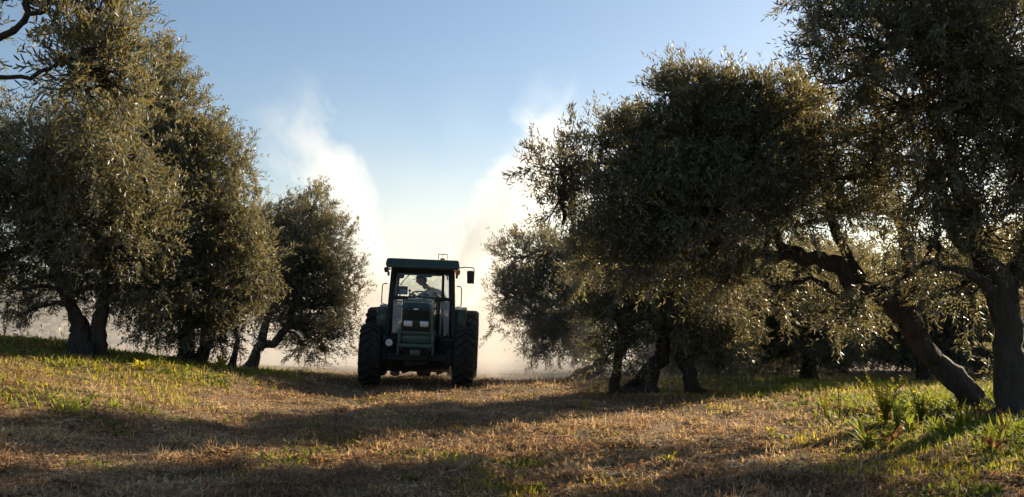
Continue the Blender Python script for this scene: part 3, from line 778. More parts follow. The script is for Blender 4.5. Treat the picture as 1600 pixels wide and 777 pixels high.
# ------------------------------------------------------------------ solid builders for machinery
class MB:
    def __init__(s): s.bm = bmesh.new()
    def _put(s, tb, mat=None):
        me = bpy.data.meshes.new("tmp"); tb.to_mesh(me); tb.free()
        if mat is not None: me.transform(mat)
        s.bm.from_mesh(me); bpy.data.meshes.remove(me); return s
    def box(s, c, size, bev=0.012, rot=(0, 0, 0), taper=None, seg=2):
        tb = bmesh.new(); bmesh.ops.create_cube(tb, size=1)
        for v in tb.verts:
            v.co = Vector((v.co.x * size[0], v.co.y * size[1], v.co.z * size[2]))
            if taper and v.co.z > 0: v.co.x *= taper[0]; v.co.y *= taper[1]
        if bev: bmesh.ops.bevel(tb, geom=tb.edges[:], offset=min(bev, min(size) * .45), segments=seg, affect='EDGES', profile=.5)
        return s._put(tb, Matrix.Translation(Vector(c)) @ Euler(rot).to_matrix().to_4x4())
    def hexa(s, low, high, bev=0.01):
        """eight corners: low ring and high ring, each four points counter-clockwise"""
        tb = bmesh.new(); a = [tb.verts.new(p) for p in low]; b = [tb.verts.new(p) for p in high]
        tb.faces.new(a[::-1]); tb.faces.new(b)
        for i in range(4): tb.faces.new((a[i], a[(i + 1) % 4], b[(i + 1) % 4], b[i]))
        bmesh.ops.recalc_face_normals(tb, faces=tb.faces[:])
        if bev: bmesh.ops.bevel(tb, geom=tb.edges[:], offset=bev, segments=2, affect='EDGES', profile=.5)
        return s._put(tb)
    def bar(s, p0, p1, w, h, bev=0.006):
        p0, p1 = Vector(p0), Vector(p1); d = p1 - p0
        tb = bmesh.new(); bmesh.ops.create_cube(tb, size=1)
        for v in tb.verts: v.co = Vector((v.co.x * w, v.co.y * h, v.co.z * d.length))
        if bev: bmesh.ops.bevel(tb, geom=tb.edges[:], offset=bev, segments=1, affect='EDGES')
        return s._put(tb, Matrix.Translation((p0 + p1) / 2) @ d.to_track_quat('Z', 'Y').to_matrix().to_4x4())
    def tube(s, path, r, n=10):
        path = np.array([list(p) for p in path], dtype=float)
        rr = np.full(len(path), r) if np.isscalar(r) else np.array(r)
        v, q, t = tube_np(path, rr, n)
        vs = [s.bm.verts.new(p) for p in v]
        for f in list(q) + list(t):
            try: s.bm.faces.new([vs[i] for i in f])
            except ValueError: pass
        return s
    def lathe(s, prof, n=48, axis='X', c=(0, 0, 0)):
        """prof: closed list of (radius, axial)"""
        rings = []
        for k in range(n):
            a = 2 * math.pi * k / n; ring = []
            for r, x in prof:
                p = (x, r * math.cos(a), r * math.sin(a)) if axis == 'X' else (r * math.cos(a), r * math.sin(a), x) if axis == 'Z' else (r * math.cos(a), x, r * math.sin(a))
                ring.append(s.bm.verts.new(Vector(p) + Vector(c)))
            rings.append(ring)
        for k in range(n):
            A, B_ = rings[k], rings[(k + 1) % n]
            for i in range(len(prof)):
                j = (i + 1) % len(prof)
                try: s.bm.faces.new((A[i], A[j], B_[j], B_[i]))
                except ValueError: pass
        return s
    def prism(s, pts, x0, x1, axis='X', bev=0.0):
        tb = bmesh.new()
        f = (lambda a, b, x: (x, a, b)) if axis == 'X' else (lambda a, b, x: (a, x, b)) if axis == 'Y' else (lambda a, b, x: (a, b, x))
        A = [tb.verts.new(f(a, b, x0)) for a, b in pts]; B_ = [tb.verts.new(f(a, b, x1)) for a, b in pts]
        tb.faces.new(A); tb.faces.new(B_[::-1])
        for i in range(len(pts)): tb.faces.new((A[i], A[(i + 1) % len(pts)], B_[(i + 1) % len(pts)], B_[i]))
        bmesh.ops.recalc_face_normals(tb, faces=tb.faces[:])
        if bev: bmesh.ops.bevel(tb, geom=tb.edges[:], offset=bev, segments=2, affect='EDGES')
        return s._put(tb)
    def build(s, name, mat, parent=None, loc=None, smooth=True):
        bmesh.ops.recalc_face_normals(s.bm, faces=s.bm.faces[:])
        me = bpy.data.meshes.new(name); s.bm.to_mesh(me); s.bm.free()
        if smooth:
            me.polygons.foreach_set("use_smooth", [True] * len(me.polygons))
            try: me.set_sharp_from_angle(angle=R(38))
            except Exception: pass
        o = link(name, me, mat, parent)
        if loc is not None: o.location = loc
        return o

M_GREENP = simple_mat("green_machine_paint", (.009, .058, .046), .4, var=.2, scale=5, dust=(.045, .055, .045), coat=.3)
M_FRAME = simple_mat("black_frame_paint", (.008, .009, .011), .45, var=.2, scale=8, dust=(.03, .028, .027))
M_CAST = simple_mat("oily_cast_iron", (.009, .016, .013), .6, var=.4, scale=12, dust=(.05, .045, .035), bump=.3)
M_RUB = simple_mat("tyre_rubber", (.010, .010, .011), .85, var=.25, scale=14, dust=(.05, .042, .032), bump=.3)
M_RIM = simple_mat("yellow_rim_paint", (.45, .28, .03), .5, var=.2, dust=(.2, .15, .1))
M_GRILLE = simple_mat("black_grille_plastic", (.01, .01, .011), .6, var=.2)
M_CHROME = simple_mat("dull_chrome", (.5, .5, .5), .25, metal=1.0, var=.1)
M_SEAT = simple_mat("seat_vinyl", (.02, .02, .022), .6, var=.2)
M_ORANGE = simple_mat("orange_lens", (.6, .16, .02), .3, var=.1)

def glass_mat(name, dirt_sheen, tint=(.93, .96, .95)):  # veil weight: dirt on clear glass, painted sky reflection on lower panes
    m, nt, out = new_mat(name); L = nt.links.new
    tr = N(nt, "ShaderNodeBsdfTransparent"); tr.inputs[0].default_value = (*tint, 1)
    gl = N(nt, "ShaderNodeBsdfGlossy", i_Roughness=.03)
    fr = N(nt, "ShaderNodeFresnel", i_IOR=1.35)
    a = N(nt, "ShaderNodeMixShader"); L(fr.outputs[0], a.inputs[0]); L(tr.outputs[0], a.inputs[1]); L(gl.outputs[0], a.inputs[2])
    df = N(nt, "ShaderNodeBsdfDiffuse"); df.inputs[0].default_value = (.62, .62, .62, 1)
    tl = N(nt, "ShaderNodeBsdfTranslucent"); tl.inputs[0].default_value = (.5, .48, .45, 1)
    ds = N(nt, "ShaderNodeMixShader", i_0=.25); L(df.outputs[0], ds.inputs[1]); L(tl.outputs[0], ds.inputs[2])
    tc = N(nt, "ShaderNodeTexCoord"); no = N(nt, "ShaderNodeTexNoise", i_Scale=5.0, i_Detail=5.0); L(tc.outputs["Object"], no.inputs["Vector"])
    mr = N(nt, "ShaderNodeMapRange", i_1=.3, i_2=.75, i_3=dirt_sheen * .5, i_4=dirt_sheen * 1.6); L(no.outputs[0], mr.inputs[0])
    b = N(nt, "ShaderNodeMixShader"); L(mr.outputs[0], b.inputs[0]); L(a.outputs[0], b.inputs[1]); L(ds.outputs[0], b.inputs[2])
    L(b.outputs[0], out.inputs[0]); return m
M_GLASS = glass_mat("cab_glass", .04)
M_SKYPANE = glass_mat("cab_glass_painted_sky", .95)  # grey diffuse stands in for reflected sky and bright haze seen through
M_LENS = simple_mat("headlamp_lens", (.55, .62, .66), .15, var=.1, coat=1.0)

TX, TY = -2.0, 20.0
t_z = gz(TX, TY)
tractor = empty("tractor", (TX, TY, t_z), (R(1.0), R(2.2), R(2.5)))
tractor.scale = (.975, .975, .975)
tag(tractor, "dark green farm tractor with closed cab driving towards the camera", "tractor")

def ag_wheel(name, loc, rad, wid, rim_r, steer=0.0, side=1):
    w = MB().lathe([(0.02, -.10), (.11, -.10), (.13, -.04), (.13, .06), (.02, .08)], 20)
    for k in range(6):
        a = k * math.pi / 3
        w.lathe([(.001, .05 * side), (.014, .05 * side), (.014, .10 * side), (.001, .10 * side)], 8, c=(0, .09 * math.cos(a), .09 * math.sin(a)))
    o = w.build(name, M_CAST, tractor, loc); o.rotation_euler = (0, 0, steer)
    hw = wid / 2
    t = MB()
    R1 = rad - .035
    t.lathe([(rim_r, -hw * .72), (rim_r + .05, -hw * .86), (rim_r + (R1 - rim_r) * .5, -hw * .98), (R1 - .05, -hw * .9), (R1 - .01, -hw * .62), (R1, 0), (R1 - .01, hw * .62), (R1 - .05, hw * .9),
             (rim_r + (R1 - rim_r) * .5, hw * .98), (rim_r + .05, hw * .86), (rim_r, hw * .72)], 64)
    nl = 20 if rad > .7 else 18
    for s in (-1, 1):
        for k in range(nl):
            a0 = 2 * math.pi * (k + (0.5 if s > 0 else 0)) / nl
            pr = []
            for f in np.linspace(0, 1, 6):
                x = s * (-.02 + f * (hw + .01)); a = a0 + f * .30 * .62 / rad
                rr = R1 + .006 - (0.055 if f > .9 else .008 * f); pr.append((x, a, rr))
            # chevron lug as a bent bar
            vs = []
            for (x, a, rr) in pr:
                da = .034 / rad
                vs.append([(x, (rr + h) * math.cos(a + e), (rr + h) * math.sin(a + e)) for (e, h) in ((-da, -.03), (-da * .75, .036), (da * .75, .036), (da, -.03))])
            bv = [[t.bm.verts.new(p) for p in row] for row in vs]
            for i in range(5):
                for j in range(4): t.bm.faces.new((bv[i][j], bv[i][(j + 1) % 4], bv[i + 1][(j + 1) % 4], bv[i + 1][j]))
            t.bm.faces.new(bv[0]); t.bm.faces.new(bv[-1])
    t.build("tyre", M_RUB, o)
    rm = MB().lathe([(rim_r + .012, -hw * .72), (rim_r + .012, hw * .72), (rim_r - .02, hw * .70), (rim_r - .03, hw * .3), (.12, hw * .1), (.10, 0), (.12, -hw * .05), (rim_r - .04, hw * .1), (rim_r - .03, -hw * .5), (rim_r - .02, -hw * .70)], 48)
    rm.build("rim", M_RIM, o)
    return o

FR, RR = .635, .80
ag_wheel("front_wheel", (-.97, 0, FR - .02), FR, .47, .33, R(2), -1)
ag_wheel("front_wheel", (.985, 0, FR - .02), FR, .45, .33, R(2), 1)
ag_wheel("rear_wheel", (-1.06, 2.35, RR - .02), RR, .52, .42, 0, -1)
ag_wheel("rear_wheel", (1.06, 2.35, RR - .02), RR, .52, .42, 0, 1)

# chassis, engine and axles
c = MB()
c.box((0, .55, .78), (.50, 1.9, .46), .03); c.box((0, 1.9, .72), (.56, 1.2, .55), .04)
c.box((0, .5, .50), (.36, 1.3, .16), .03); c.box((0, 1.6, .42), (.42, 1.0, .14), .03)
c.box((-.24, .1, .95), (.12, .5, .2), .02); c.box((.24, .25, .98), (.14, .6, .2), .02)
for s in (-1, 1):
    c.tube([(s * .25, -.3, .62), (s * .25, .3, .60), (s * .25, .9, .62)], .04, 8)
c.tube([(-.2, -.35, .72), (.0, -.42, .68), (.2, -.35, .72)], .02, 8)
c.build("engine_block", M_CAST, tractor)
a = MB()
a.bar((-.74, 0, .60), (-.25, 0, .57), .19, .18, .03); a.bar((.25, 0, .57), (.74, 0, .60), .19, .18, .03)
a.box((0, 0, .57), (.56, .30, .25), .05); a.box((-.15, 0, .52), (.26, .34, .30), .08)
a.tube([(-.72, .2, .55), (0, .22, .52), (.72, .2, .55)], .025, 8)
for s in (-1, 1):
    a.box((s * .70, 0, .62), (.16, .24, .34), .04)
    a.tube([(s * .62, -.16, .55), (s * .2, -.17, .55)], .035, 8)
a.build("front_axle", M_CAST, tractor)
a = MB(); a.bar((-1.0, 2.35, .78), (1.0, 2.35, .78), .26, .26, .04); a.box((0, 2.6, .75), (.5, .5, .5), .05)
for s in (-1, 1): a.bar((s * .35, 2.7, .5), (s * .42, 3.4, .42), .05, .09)
a.build("rear_axle", M_CAST, tractor)
a = MB(); a.box((0, 2.98, .44), (1.56, .12, .66), .03); a.box((0, 2.9, .16), (1.36, .16, .12), .02)  # added black slab standing in for the sprayer's dark mass; hanging bits below
for x_ in (-.42, .03, .42):
    a.box((x_, 2.93, .07), (.07, .06, .12), .01); a.bar((x_ - .09, 2.93, .03), (x_ + .09, 2.93, .05), .04, .04); a.bar((x_ - .06, 2.93, -.02), (x_ + .05, 2.93, .10), .035, .035)
a.build("rear_dark_slab", M_FRAME, tractor)
# front support frame
f = MB()
f.box((0, -.52, 1.13), (.82, .10, .10), .02); f.box((0, -.56, .86), (.74, .14, .09), .02)
for s in (-1, 1):
    f.box((s * .345, -.54, .98), (.07, .12, .32), .012); f.box((s * .30, -.15, .84), (.06, .85, .14), .012)
    f.box((s * .36, -.50, .78), (.05, .20, .22), .012)
f.box((0, -.50, 1.0), (.62, .05, .18), .01)
f.box((0, -.60, .72), (.24, .16, .14), .03)
f.build("front_frame", M_GREENP, tractor)
w = MB()
for k in range(8): w.box((-.245 + .07 * k, -.40, .80), (.062, .22, .24), .02)
w.build("front_weights", M_CAST, tractor)
# hood
def ring_shell(rings, name, mat, cap=True):
    b = MB(); vs = [[b.bm.verts.new(p) for p in r_] for r_ in rings]
    n = len(rings[0])
    for i in range(len(rings) - 1):
        for j in range(n): b.bm.faces.new((vs[i][j], vs[i][(j + 1) % n], vs[i + 1][(j + 1) % n], vs[i + 1][j]))
    b.bm.faces.new(vs[0]); b.bm.faces.new(vs[-1])
    return b.build(name, mat, tractor)
def hood_ring(y, w, zt, zb, rc):
    pts = []
    for (sx, a0, a1) in ((1, 0, 90), (-1, 90, 180)):
        for a_ in np.linspace(a0, a1, 6):
            cx_ = sx * (w - rc)
            pts.append((cx_ + rc * math.cos(R(a_)), y, zt - rc * .7 + rc * .7 * math.sin(R(a_))))
    pts.append((-w, y, zb)); pts.append((w, y, zb))
    return pts
ring_shell([hood_ring(-.60, .26, 1.60, 1.20, .10), hood_ring(-.62, .285, 1.66, 1.18, .12), hood_ring(-.57, .31, 1.745, 1.16, .13), hood_ring(-.45, .32, 1.79, 1.14, .13), hood_ring(.2, .325, 1.83, 1.14, .12), hood_ring(1.08, .335, 1.86, 1.14, .12)], "hood", M_GREENP)
g = MB(); g.box((0, -.628, 1.50), (.50, .02, .18), .02)
for k in range(9): g.box((0, -.645, 1.425 + .019 * k), (.47, .016, .007), .002)
for s in (-1, 0, 1): g.box((s * .16, -.648, 1.5), (.012, .02, .17), .003)
g.box((0, -.63, 1.30), (.54, .02, .20), .015)
g.build("grille", M_GRILLE, tractor)
for s in (-1, 1):
    h = MB().box((s * .165, -.655, 1.315), (.185, .04, .125), .012).build("headlight", M_CHROME, tractor)
    MB().box((s * .165, -.679, 1.315), (.160, .016, .10), .006).build("lens", M_LENS, h)
MB().box((-.015, -.665, 1.62), (.10, .012, .035), .004, rot=(R(-12), 0, 0)).build("badge", M_CHROME, tractor)

# cab
cb = MB()
ZB, ZT, HB, HT, YF, YR = .98, 2.50, .765, .69, 1.10, 2.50
for s in (-1, 1):
    cb.bar((s * (HB - .05), YF - .03, ZB), (s * (HT - .045), YF + .08, ZT), .125, .10, .015)          # front post
    cb.bar((s * (HB - .05), YF + .60, ZB), (s * (HT - .03), YF + .60, ZT), .06, .08, .01)
    cb.bar((s * (HB - .06), YR, 1.5), (s * (HT - .05), YR - .08, ZT), .08, .08, .015)
    cb.bar((s * .715, YF, 1.0), (s * .715, YR, 1.0), .09, .10, .01)
cb.box((0, YF, 1.83), (1.42, .09, .085), .01)          # sill under the windscreen
cb.box((0, YF + .06, 2.475), (1.36, .10, .07), .01)
cb.bar((.49, YF - .01, 1.0), (.455, YF + .075, ZT), .05, .06, .008)   # off-centre post
cb.box((0, YR, 1.62), (1.36, .07, .07), .01); cb.box((0, YR - .08, 2.46), (1.3, .07, .08), .01)
cb.box((0, YF + .03, .96), (1.50, .14, .12), .015)
for s in (-1, 1): cb.box((s * .40, YF, 1.40), (.05, .07, .82), .008)
cb.box((0, 1.75, .93), (1.36, 1.3, .06), .01)
cb.box((0, YF + .09, 1.42), (.70, .10, .78), .02)
cb.build("cab_frame", M_FRAME, tractor)
rf = MB()
rf.hexa([(-.83, .82, 2.53), (.83, .82, 2.53), (.82, 2.68, 2.53), (-.82, 2.68, 2.53)], [(-.80, .90, 2.71), (.80, .90, 2.71), (.78, 2.6, 2.72), (-.78, 2.6, 2.72)], .04)
rf.box((0, .86, 2.535), (1.60, .12, .09), .03)
rf.build("roof", M_GREENP, tractor)
hl = MB(); hl.box((0, 1.75, 2.50), (1.34, 1.4, .05), .02); hl.box((-.08, 1.32, 2.41), (1.02, .12, .12), .04); hl.box((-.52, 1.36, 2.33), (.18, .14, .12), .04); hl.box((.12, 1.36, 2.345), (.16, .10, .06), .03)
hl.box((.56, 1.32, 2.41), (.14, .12, .10), .03); hl.tube([(.55, 1.33, 2.38), (.56, 1.33, 2.27)], .018, 8)
hl.build("headliner", M_SEAT, tractor)
for s in (-1, 1):
    b = MB().tube([(s * .70, .83, 2.46), (s * .76, .80, 2.46)], .02, 8).box((s * .79, .80, 2.44), (.10, .10, .12), .03, rot=(0, R(12 * s), 0))
    b.build("roof_lamp", M_FRAME if s < 0 else M_ORANGE, tractor)
def pane(name, corners, mat, th=.006):
    a_, b_, c_, d_ = [Vector(p) for p in corners]
    n = (b_ - a_).cross(d_ - a_).normalized() * th
    return MB().hexa([a_, b_, c_, d_], [a_ + n, b_ + n, c_ + n, d_ + n], 0).build(name, mat, tractor, smooth=False)
pane("windscreen", [(-.64, YF - .005, 1.875), (.45, YF - .005, 1.875), (.42, YF + .075, 2.44), (-.60, YF + .075, 2.44)], M_GLASS)
pane("side_front_pane", [(.52, YF - .005, 1.875), (.67, YF - .005, 1.875), (.62, YF + .075, 2.44), (.49, YF + .075, 2.44)], M_GLASS)
pane("lower_pane", [(-.66, YF - .01, 1.04), (-.43, YF - .01, 1.04), (-.43, YF - .01, 1.78), (-.655, YF - .01, 1.78)], M_SKYPANE)
pane("lower_pane", [(.43, YF - .01, 1.04), (.66, YF - .01, 1.04), (.655, YF - .01, 1.78), (.43, YF - .01, 1.78)], M_SKYPANE)
pane("rear_window", [(-.62, YR + .005, 1.66), (.62, YR + .005, 1.66), (.60, YR - .07, 2.42), (-.60, YR - .07, 2.42)], M_GLASS)
for s in (-1, 1):
    pane("door", [(s * .735, YF + .10, 1.06), (s * .735, YR - .05, 1.62), (s * .69, YR - .14, 2.44), (s * .665, YF + .15, 2.44)], M_GLASS)
# fenders
for s in (-1, 1):
    pts = []
    for a_ in np.linspace(-28, 150, 16): pts.append((2.35 - (RR + .10) * math.cos(R(a_)), .78 + (RR + .08) * math.sin(R(a_))))
    for a_ in np.linspace(150, -28, 16): pts.append((2.35 - (RR + .06) * math.cos(R(a_)), .78 + (RR + .04) * math.sin(R(a_))))
    fd = MB().prism(pts, s * .74, s * 1.02, 'X')
    fd.prism([(1.45, .95), (3.0, 1.1), (2.9, 1.5), (2.35, 1.66), (1.75, 1.60), (1.45, 1.35)], s * .745, s * .775, 'X')
    fd.box((s * .88, 1.44, 1.30), (.27, .05, .62), .02)
    fd.build("rear_fender", M_GREENP, tractor)
    tk = MB().box((s * .60, .85, .74), (.34, .62, .44), .06)
    for z in (.38, .62, .86): tk.box((s * .80, .98, z), (.26, .30, .03), .008)
    tk.bar((s * .72, 1.05, .36), (s * .72, 1.05, .98), .04, .04); tk.bar((s * .92, 1.05, .36), (s * .92, 1.05, .92), .03, .03)
    tk.build("step_and_tank", M_CAST, tractor)
    MB().tube([(s * .775, YF - .04, 2.14), (s * .86, YF - .05, 2.13), (s * .885, YF - .05, 2.08), (s * .89, YF - .05, 1.70), (s * .78, YF - .05, 1.66)], .013, 8).build("grab_rail", M_FRAME, tractor)
    MB().box((s * .765, YF + .0, 2.36), (.05, .06, .10), .015).build("marker_lamp", M_FRAME, tractor)
# mirror on the right
mr = MB().tube([(.74, YF - .02, 2.535), (.95, YF - .12, 2.57), (1.13, YF - .2, 2.56), (1.15, YF - .2, 2.50), (1.145, YF - .2, 2.2)], .012, 8)
mr = mr.build("mirror_arm", M_FRAME, tractor)
MB().box((1.07, YF - .2, 2.35), (.155, .07, .29), .035, rot=(0, R(-4), R(-14)), seg=3).build("mirror", M_FRAME, mr)
# beacon with its wire guard on the roof
bc = MB().lathe([(.001, 0), (.06, 0), (.055, .05), (.001, .06)], 20, 'Z', c=(.42, 1.5, 2.715)).build("beacon", M_ORANGE, tractor)
gd = MB()
for (dx, dy) in ((-.10, -.08), (.10, -.08), (.10, .08), (-.10, .08)): gd.tube([(.42 + dx, 1.5 + dy, 2.70), (.42 + dx, 1.5 + dy, 2.86)], .007, 6)
gd.tube([(.32, 1.42, 2.86), (.52, 1.42, 2.86), (.52, 1.58, 2.86), (.32, 1.58, 2.86), (.32, 1.42, 2.86)], .007, 6); gd.tube([(.42, 1.42, 2.86), (.42, 1.5, 2.76)], .006, 6)
gd.build("guard", M_CHROME, bc)
# wiper, work lamp, hydraulic things
MB().tube([(-.50, YF + .055, 2.12), (-.30, YF + .03, 2.36)], .010, 6).tube([(-.56, YF + .02, 2.16), (-.42, YF + .04, 2.10)], .006, 6).build("wiper", M_FRAME, tractor)
wl_ = MB().lathe([(.001, -.04), (.05, -.04), (.085, .05), (.001, .05)], 24, 'Y', c=(-.56, -.38, .90)).tube([(-.56, -.34, .88), (-.5, -.1, .84), (-.3, 0, .8)], .02, 8).build("work_lamp", M_FRAME, tractor)
MB().lathe([(.001, -.012), (.075, -.012), (.075, .002), (.001, .002)], 24, 'Y', c=(-.56, -.43, .90)).build("lens", M_LENS, wl_)
# hoses, pipes and small brackets
hose = lambda pts, r: MB().tube(pts, r, 8).build("hydraulic_hose", M_SEAT, tractor)
hose([(-.36, -.30, .95), (-.44, -.1, .80), (-.52, .05, .72), (-.64, .02, .66)], .016)
hose([(.36, -.28, .95), (.46, -.1, .82), (.54, .05, .74), (.64, .02, .68)], .016)
hose([(.30, .2, 1.12), (.46, .45, 1.02), (.52, .8, .98), (.62, 1.05, 1.05)], .022)
hose([(-.30, .3, 1.12), (-.42, .5, 1.08), (-.50, .85, 1.02), (-.60, 1.05, 1.04)], .018)
for s in (-1, 1): MB().box((s * .325, -.1, 1.42), (.012, .34, .10), .004).build("hood_vent", M_GRILLE, tractor)
# cab interior
MB().box((.12, 2.12, 1.28), (.50, .48, .16), .05).box((.14, 2.36, 1.55), (.46, .10, .44), .05).box((.12, 2.1, 1.1), (.3, .3, .3), .03).build("seat", M_SEAT, tractor)
dsh = MB().box((-.02, 1.32, 1.60), (.46, .22, .42), .05).build("dashboard", M_SEAT, tractor)
sw = MB()
ang = np.linspace(0, 2 * math.pi, 29)
Mx = Matrix.Translation((-.06, 1.52, 1.93)) @ Euler((R(-18), 0, 0)).to_matrix().to_4x4()
sw.tube([Mx @ Vector((.19 * math.cos(q_), .19 * math.sin(q_), 0)) for q_ in ang], .016, 8)
for q_ in (0, 2.1, 4.2): sw.tube([Mx @ Vector((0, 0, -.02)), Mx @ Vector((.19 * math.cos(q_), .19 * math.sin(q_), 0))], .012, 6)
sw.tube([Mx @ Vector((0, 0, 0)), (-.04, 1.38, 1.74)], .025, 8)
sw.build("steering_wheel", M_SEAT, tractor)
cn = MB().box((-.47, 1.42, 2.0), (.25, .10, .19), .02).tube([(-.5, 1.44, 1.92), (-.56, 1.42, 1.8)], .015, 6).build("control_box", M_SEAT, tractor)
MB().box((-.44, 1.366, 1.965), (.15, .012, .10), .004).build("screen", simple_mat("box_face", (.22, .30, .36), .3, var=.1), cn)
MB().tube([(-.32, 1.5, 1.7), (-.30, 1.48, 1.98)], .010, 6).lathe([(.001, -.03), (.028, -.02), (.03, .02), (.001, .03)], 12, 'Z', c=(-.30, 1.48, 2.0)).build("lever", M_SEAT, tractor)

# ------------------------------------------------------------------ driver
def skin_mesh(name, verts, edges, radii, mat, parent, sub=2, loc=(0, 0, 0), rootv=0):
    me = bpy.data.meshes.new(name); me.from_pydata([Vector(v) for v in verts], edges, [])
    o = bpy.data.objects.new(name, me); col.objects.link(o)
    md = o.modifiers.new("skin", 'SKIN'); md.use_smooth_shade = True
    sk = me.skin_vertices[0].data if me.skin_vertices else None
    if sk is None:
        bm = bmesh.new(); bm.from_mesh(me); bm.verts.layers.skin.verify(); bm.to_mesh(me); bm.free(); sk = me.skin_vertices[0].data
    for i, r_ in enumerate(radii):
        sk[i].radius = r_ if isinstance(r_, tuple) else (r_, r_)
        sk[i].use_root = (i == rootv)
    ss = o.modifiers.new("sub", 'SUBSURF'); ss.levels = sub; ss.render_levels = sub
    dg = bpy.context.evaluated_depsgraph_get(); dg.update()
    m2 = bpy.data.meshes.new_from_object(o.evaluated_get(dg)); m2.name = name
    bpy.data.objects.remove(o); bpy.data.meshes.remove(me)
    return link(name, m2, mat, parent)
M_SKIN = simple_mat("skin", (.32, .17, .11), .5, var=.08)
M_JACKET = simple_mat("pale_work_shirt", (.75, .76, .75), .85, var=.12, scale=9, bump=.3)
M_TROU = simple_mat("dark_trousers", (.03, .04, .07), .85, var=.15)
M_CAP = simple_mat("dark_cap_cloth", (.025, .03, .045), .8, var=.15)
driver = empty("person", (Matrix.Translation(tractor.location) @ tractor.rotation_euler.to_matrix().to_4x4() @ Matrix.Scale(.975, 4)) @ Vector((.20, 2.08, 1.35)), tuple(tractor.rotation_euler)); driver.scale = (1.15, 1.15, 1.15)
tag(driver, "driver in a cap and pale shirt leaning to one side inside the tractor cab", "person")
PV = [(0, 0, .02), (.0, -.02, .16), (.03, -.06, .34), (.02, -.12, .50), (-.05, -.17, .60), (-.12, -.20, .64), (-.19, -.23, .69),
      (.19, -.10, .50), (.28, -.24, .30), (.16, -.42, .42), (.06, -.48, .52),
      (-.19, -.13, .45), (-.26, -.26, .24), (-.30, -.44, .38), (-.36, -.52, .50),
      (.10, -.06, -.01), (.16, -.44, .02), (.17, -.52, -.36), (.18, -.62, -.42), (-.10, -.06, -.01), (-.16, -.44, .02), (-.17, -.52, -.36), (-.18, -.62, -.42)]
PE = [(0, 1), (1, 2), (2, 3), (3, 4), (4, 5), (5, 6), (3, 7), (7, 8), (8, 9), (9, 10), (3, 11), (11, 12), (12, 13), (13, 14), (0, 15), (15, 16), (16, 17), (17, 18), (0, 19), (19, 20), (20, 21), (21, 22)]
PR = [(.15, .11), (.14, .10), (.16, .11), (.15, .10), .055, .052, .07, .07, .05, .04, .025, .07, .05, .04, .025, .09, .065, .05, .04, .09, .065, .05, .04]
body = skin_mesh("body", PV, PE, PR, M_SKIN, driver)
SH = [0, 1, 2, 3, 4, 7, 8, 9, 11, 12, 13]
mp = {v: i for i, v in enumerate(SH)}
SR = {0: (.175, .135), 1: (.165, .125), 2: (.185, .13), 3: (.175, .12), 4: .07, 7: .088, 8: .066, 9: .05, 11: .088, 12: .066, 13: .05}
skin_mesh("shirt", [PV[v] for v in SH], [(mp[a], mp[b]) for a, b in PE if a in mp and b in mp], [SR[v] for v in SH], M_JACKET, driver)
TRV = [0, 15, 16, 17, 19, 20, 21]; mp = {v: i for i, v in enumerate(TRV)}
TR_ = {0: (.17, .13), 15: .11, 16: .085, 17: .065, 19: .11, 20: .085, 21: .065}
skin_mesh("trousers", [PV[v] for v in TRV], [(mp[a], mp[b]) for a, b in PE if a in mp and b in mp], [TR_[v] for v in TRV], M_TROU, driver)
# head: turned to the driver's right (image left) and down
hd = bmesh.new(); bmesh.ops.create_icosphere(hd, subdivisions=4, radius=1)
for v in hd.verts:      # local: face towards -X
    x, y, z = v.co
    x *= .098; y *= .076; z *= .118
    if z < 0: y *= 1 - .25 * (z / -.118) ** 1.5; x = x * (1 - .12 * (z / -.118))
    if x > 0 and z < -.03: x *= .72
    x -= .030 * math.exp(-((y / .014) ** 2) - ((z + .012) / .026) ** 2) * (x < 0)         # nose
    x += .010 * (math.exp(-(((abs(y) - .031) / .016) ** 2) - ((z - .012) / .014) ** 2)) * (x < 0)   # eye sockets
    x -= .008 * math.exp(-((y / .026) ** 2) - ((z + .058) / .010) ** 2) * (x < 0)          # lips
    x -= .010 * math.exp(-((y / .024) ** 2) - ((z + .098) / .018) ** 2) * (x < 0)          # chin
    v.co = (x, y, z)
hb = MB()._put(hd)
for s in (-1, 1):
    e = bmesh.new(); bmesh.ops.create_icosphere(e, subdivisions=2, radius=1)
    hb._put(e, Matrix.Translation((.012, s * .078, -.005)) @ Matrix.Diagonal((.020, .009, .033, 1)))
head = hb.build("head", M_SKIN, driver, (-.215, -.25, .775)); head.rotation_euler = (0, R(-14), R(12))
for s in (-1, 1):
    e = bmesh.new(); bmesh.ops.create_icosphere(e, subdivisions=2, radius=.011)
    MB()._put(e).build("eye", simple_mat("eye", (.1, .08, .07), .2), head, (-.083, s * .031, .012))
cp = bmesh.new(); bmesh.ops.create_uvsphere(cp, u_segments=28, v_segments=16, radius=1)
bmesh.ops.delete(cp, geom=[v for v in cp.verts if v.co.z < -.05], context='VERTS')
for v in cp.verts: v.co = (v.co.x * .108, v.co.y * .088, v.co.z * .100 + .028)
cpb = MB()._put(cp)
cpb.prism([(-.095, -.065), (-.15, -.058), (-.185, -.03), (-.19, 0), (-.185, .03), (-.15, .058), (-.095, .065)], .030, .040, 'Z', .003)
cpb.build("cap", M_CAP, head)
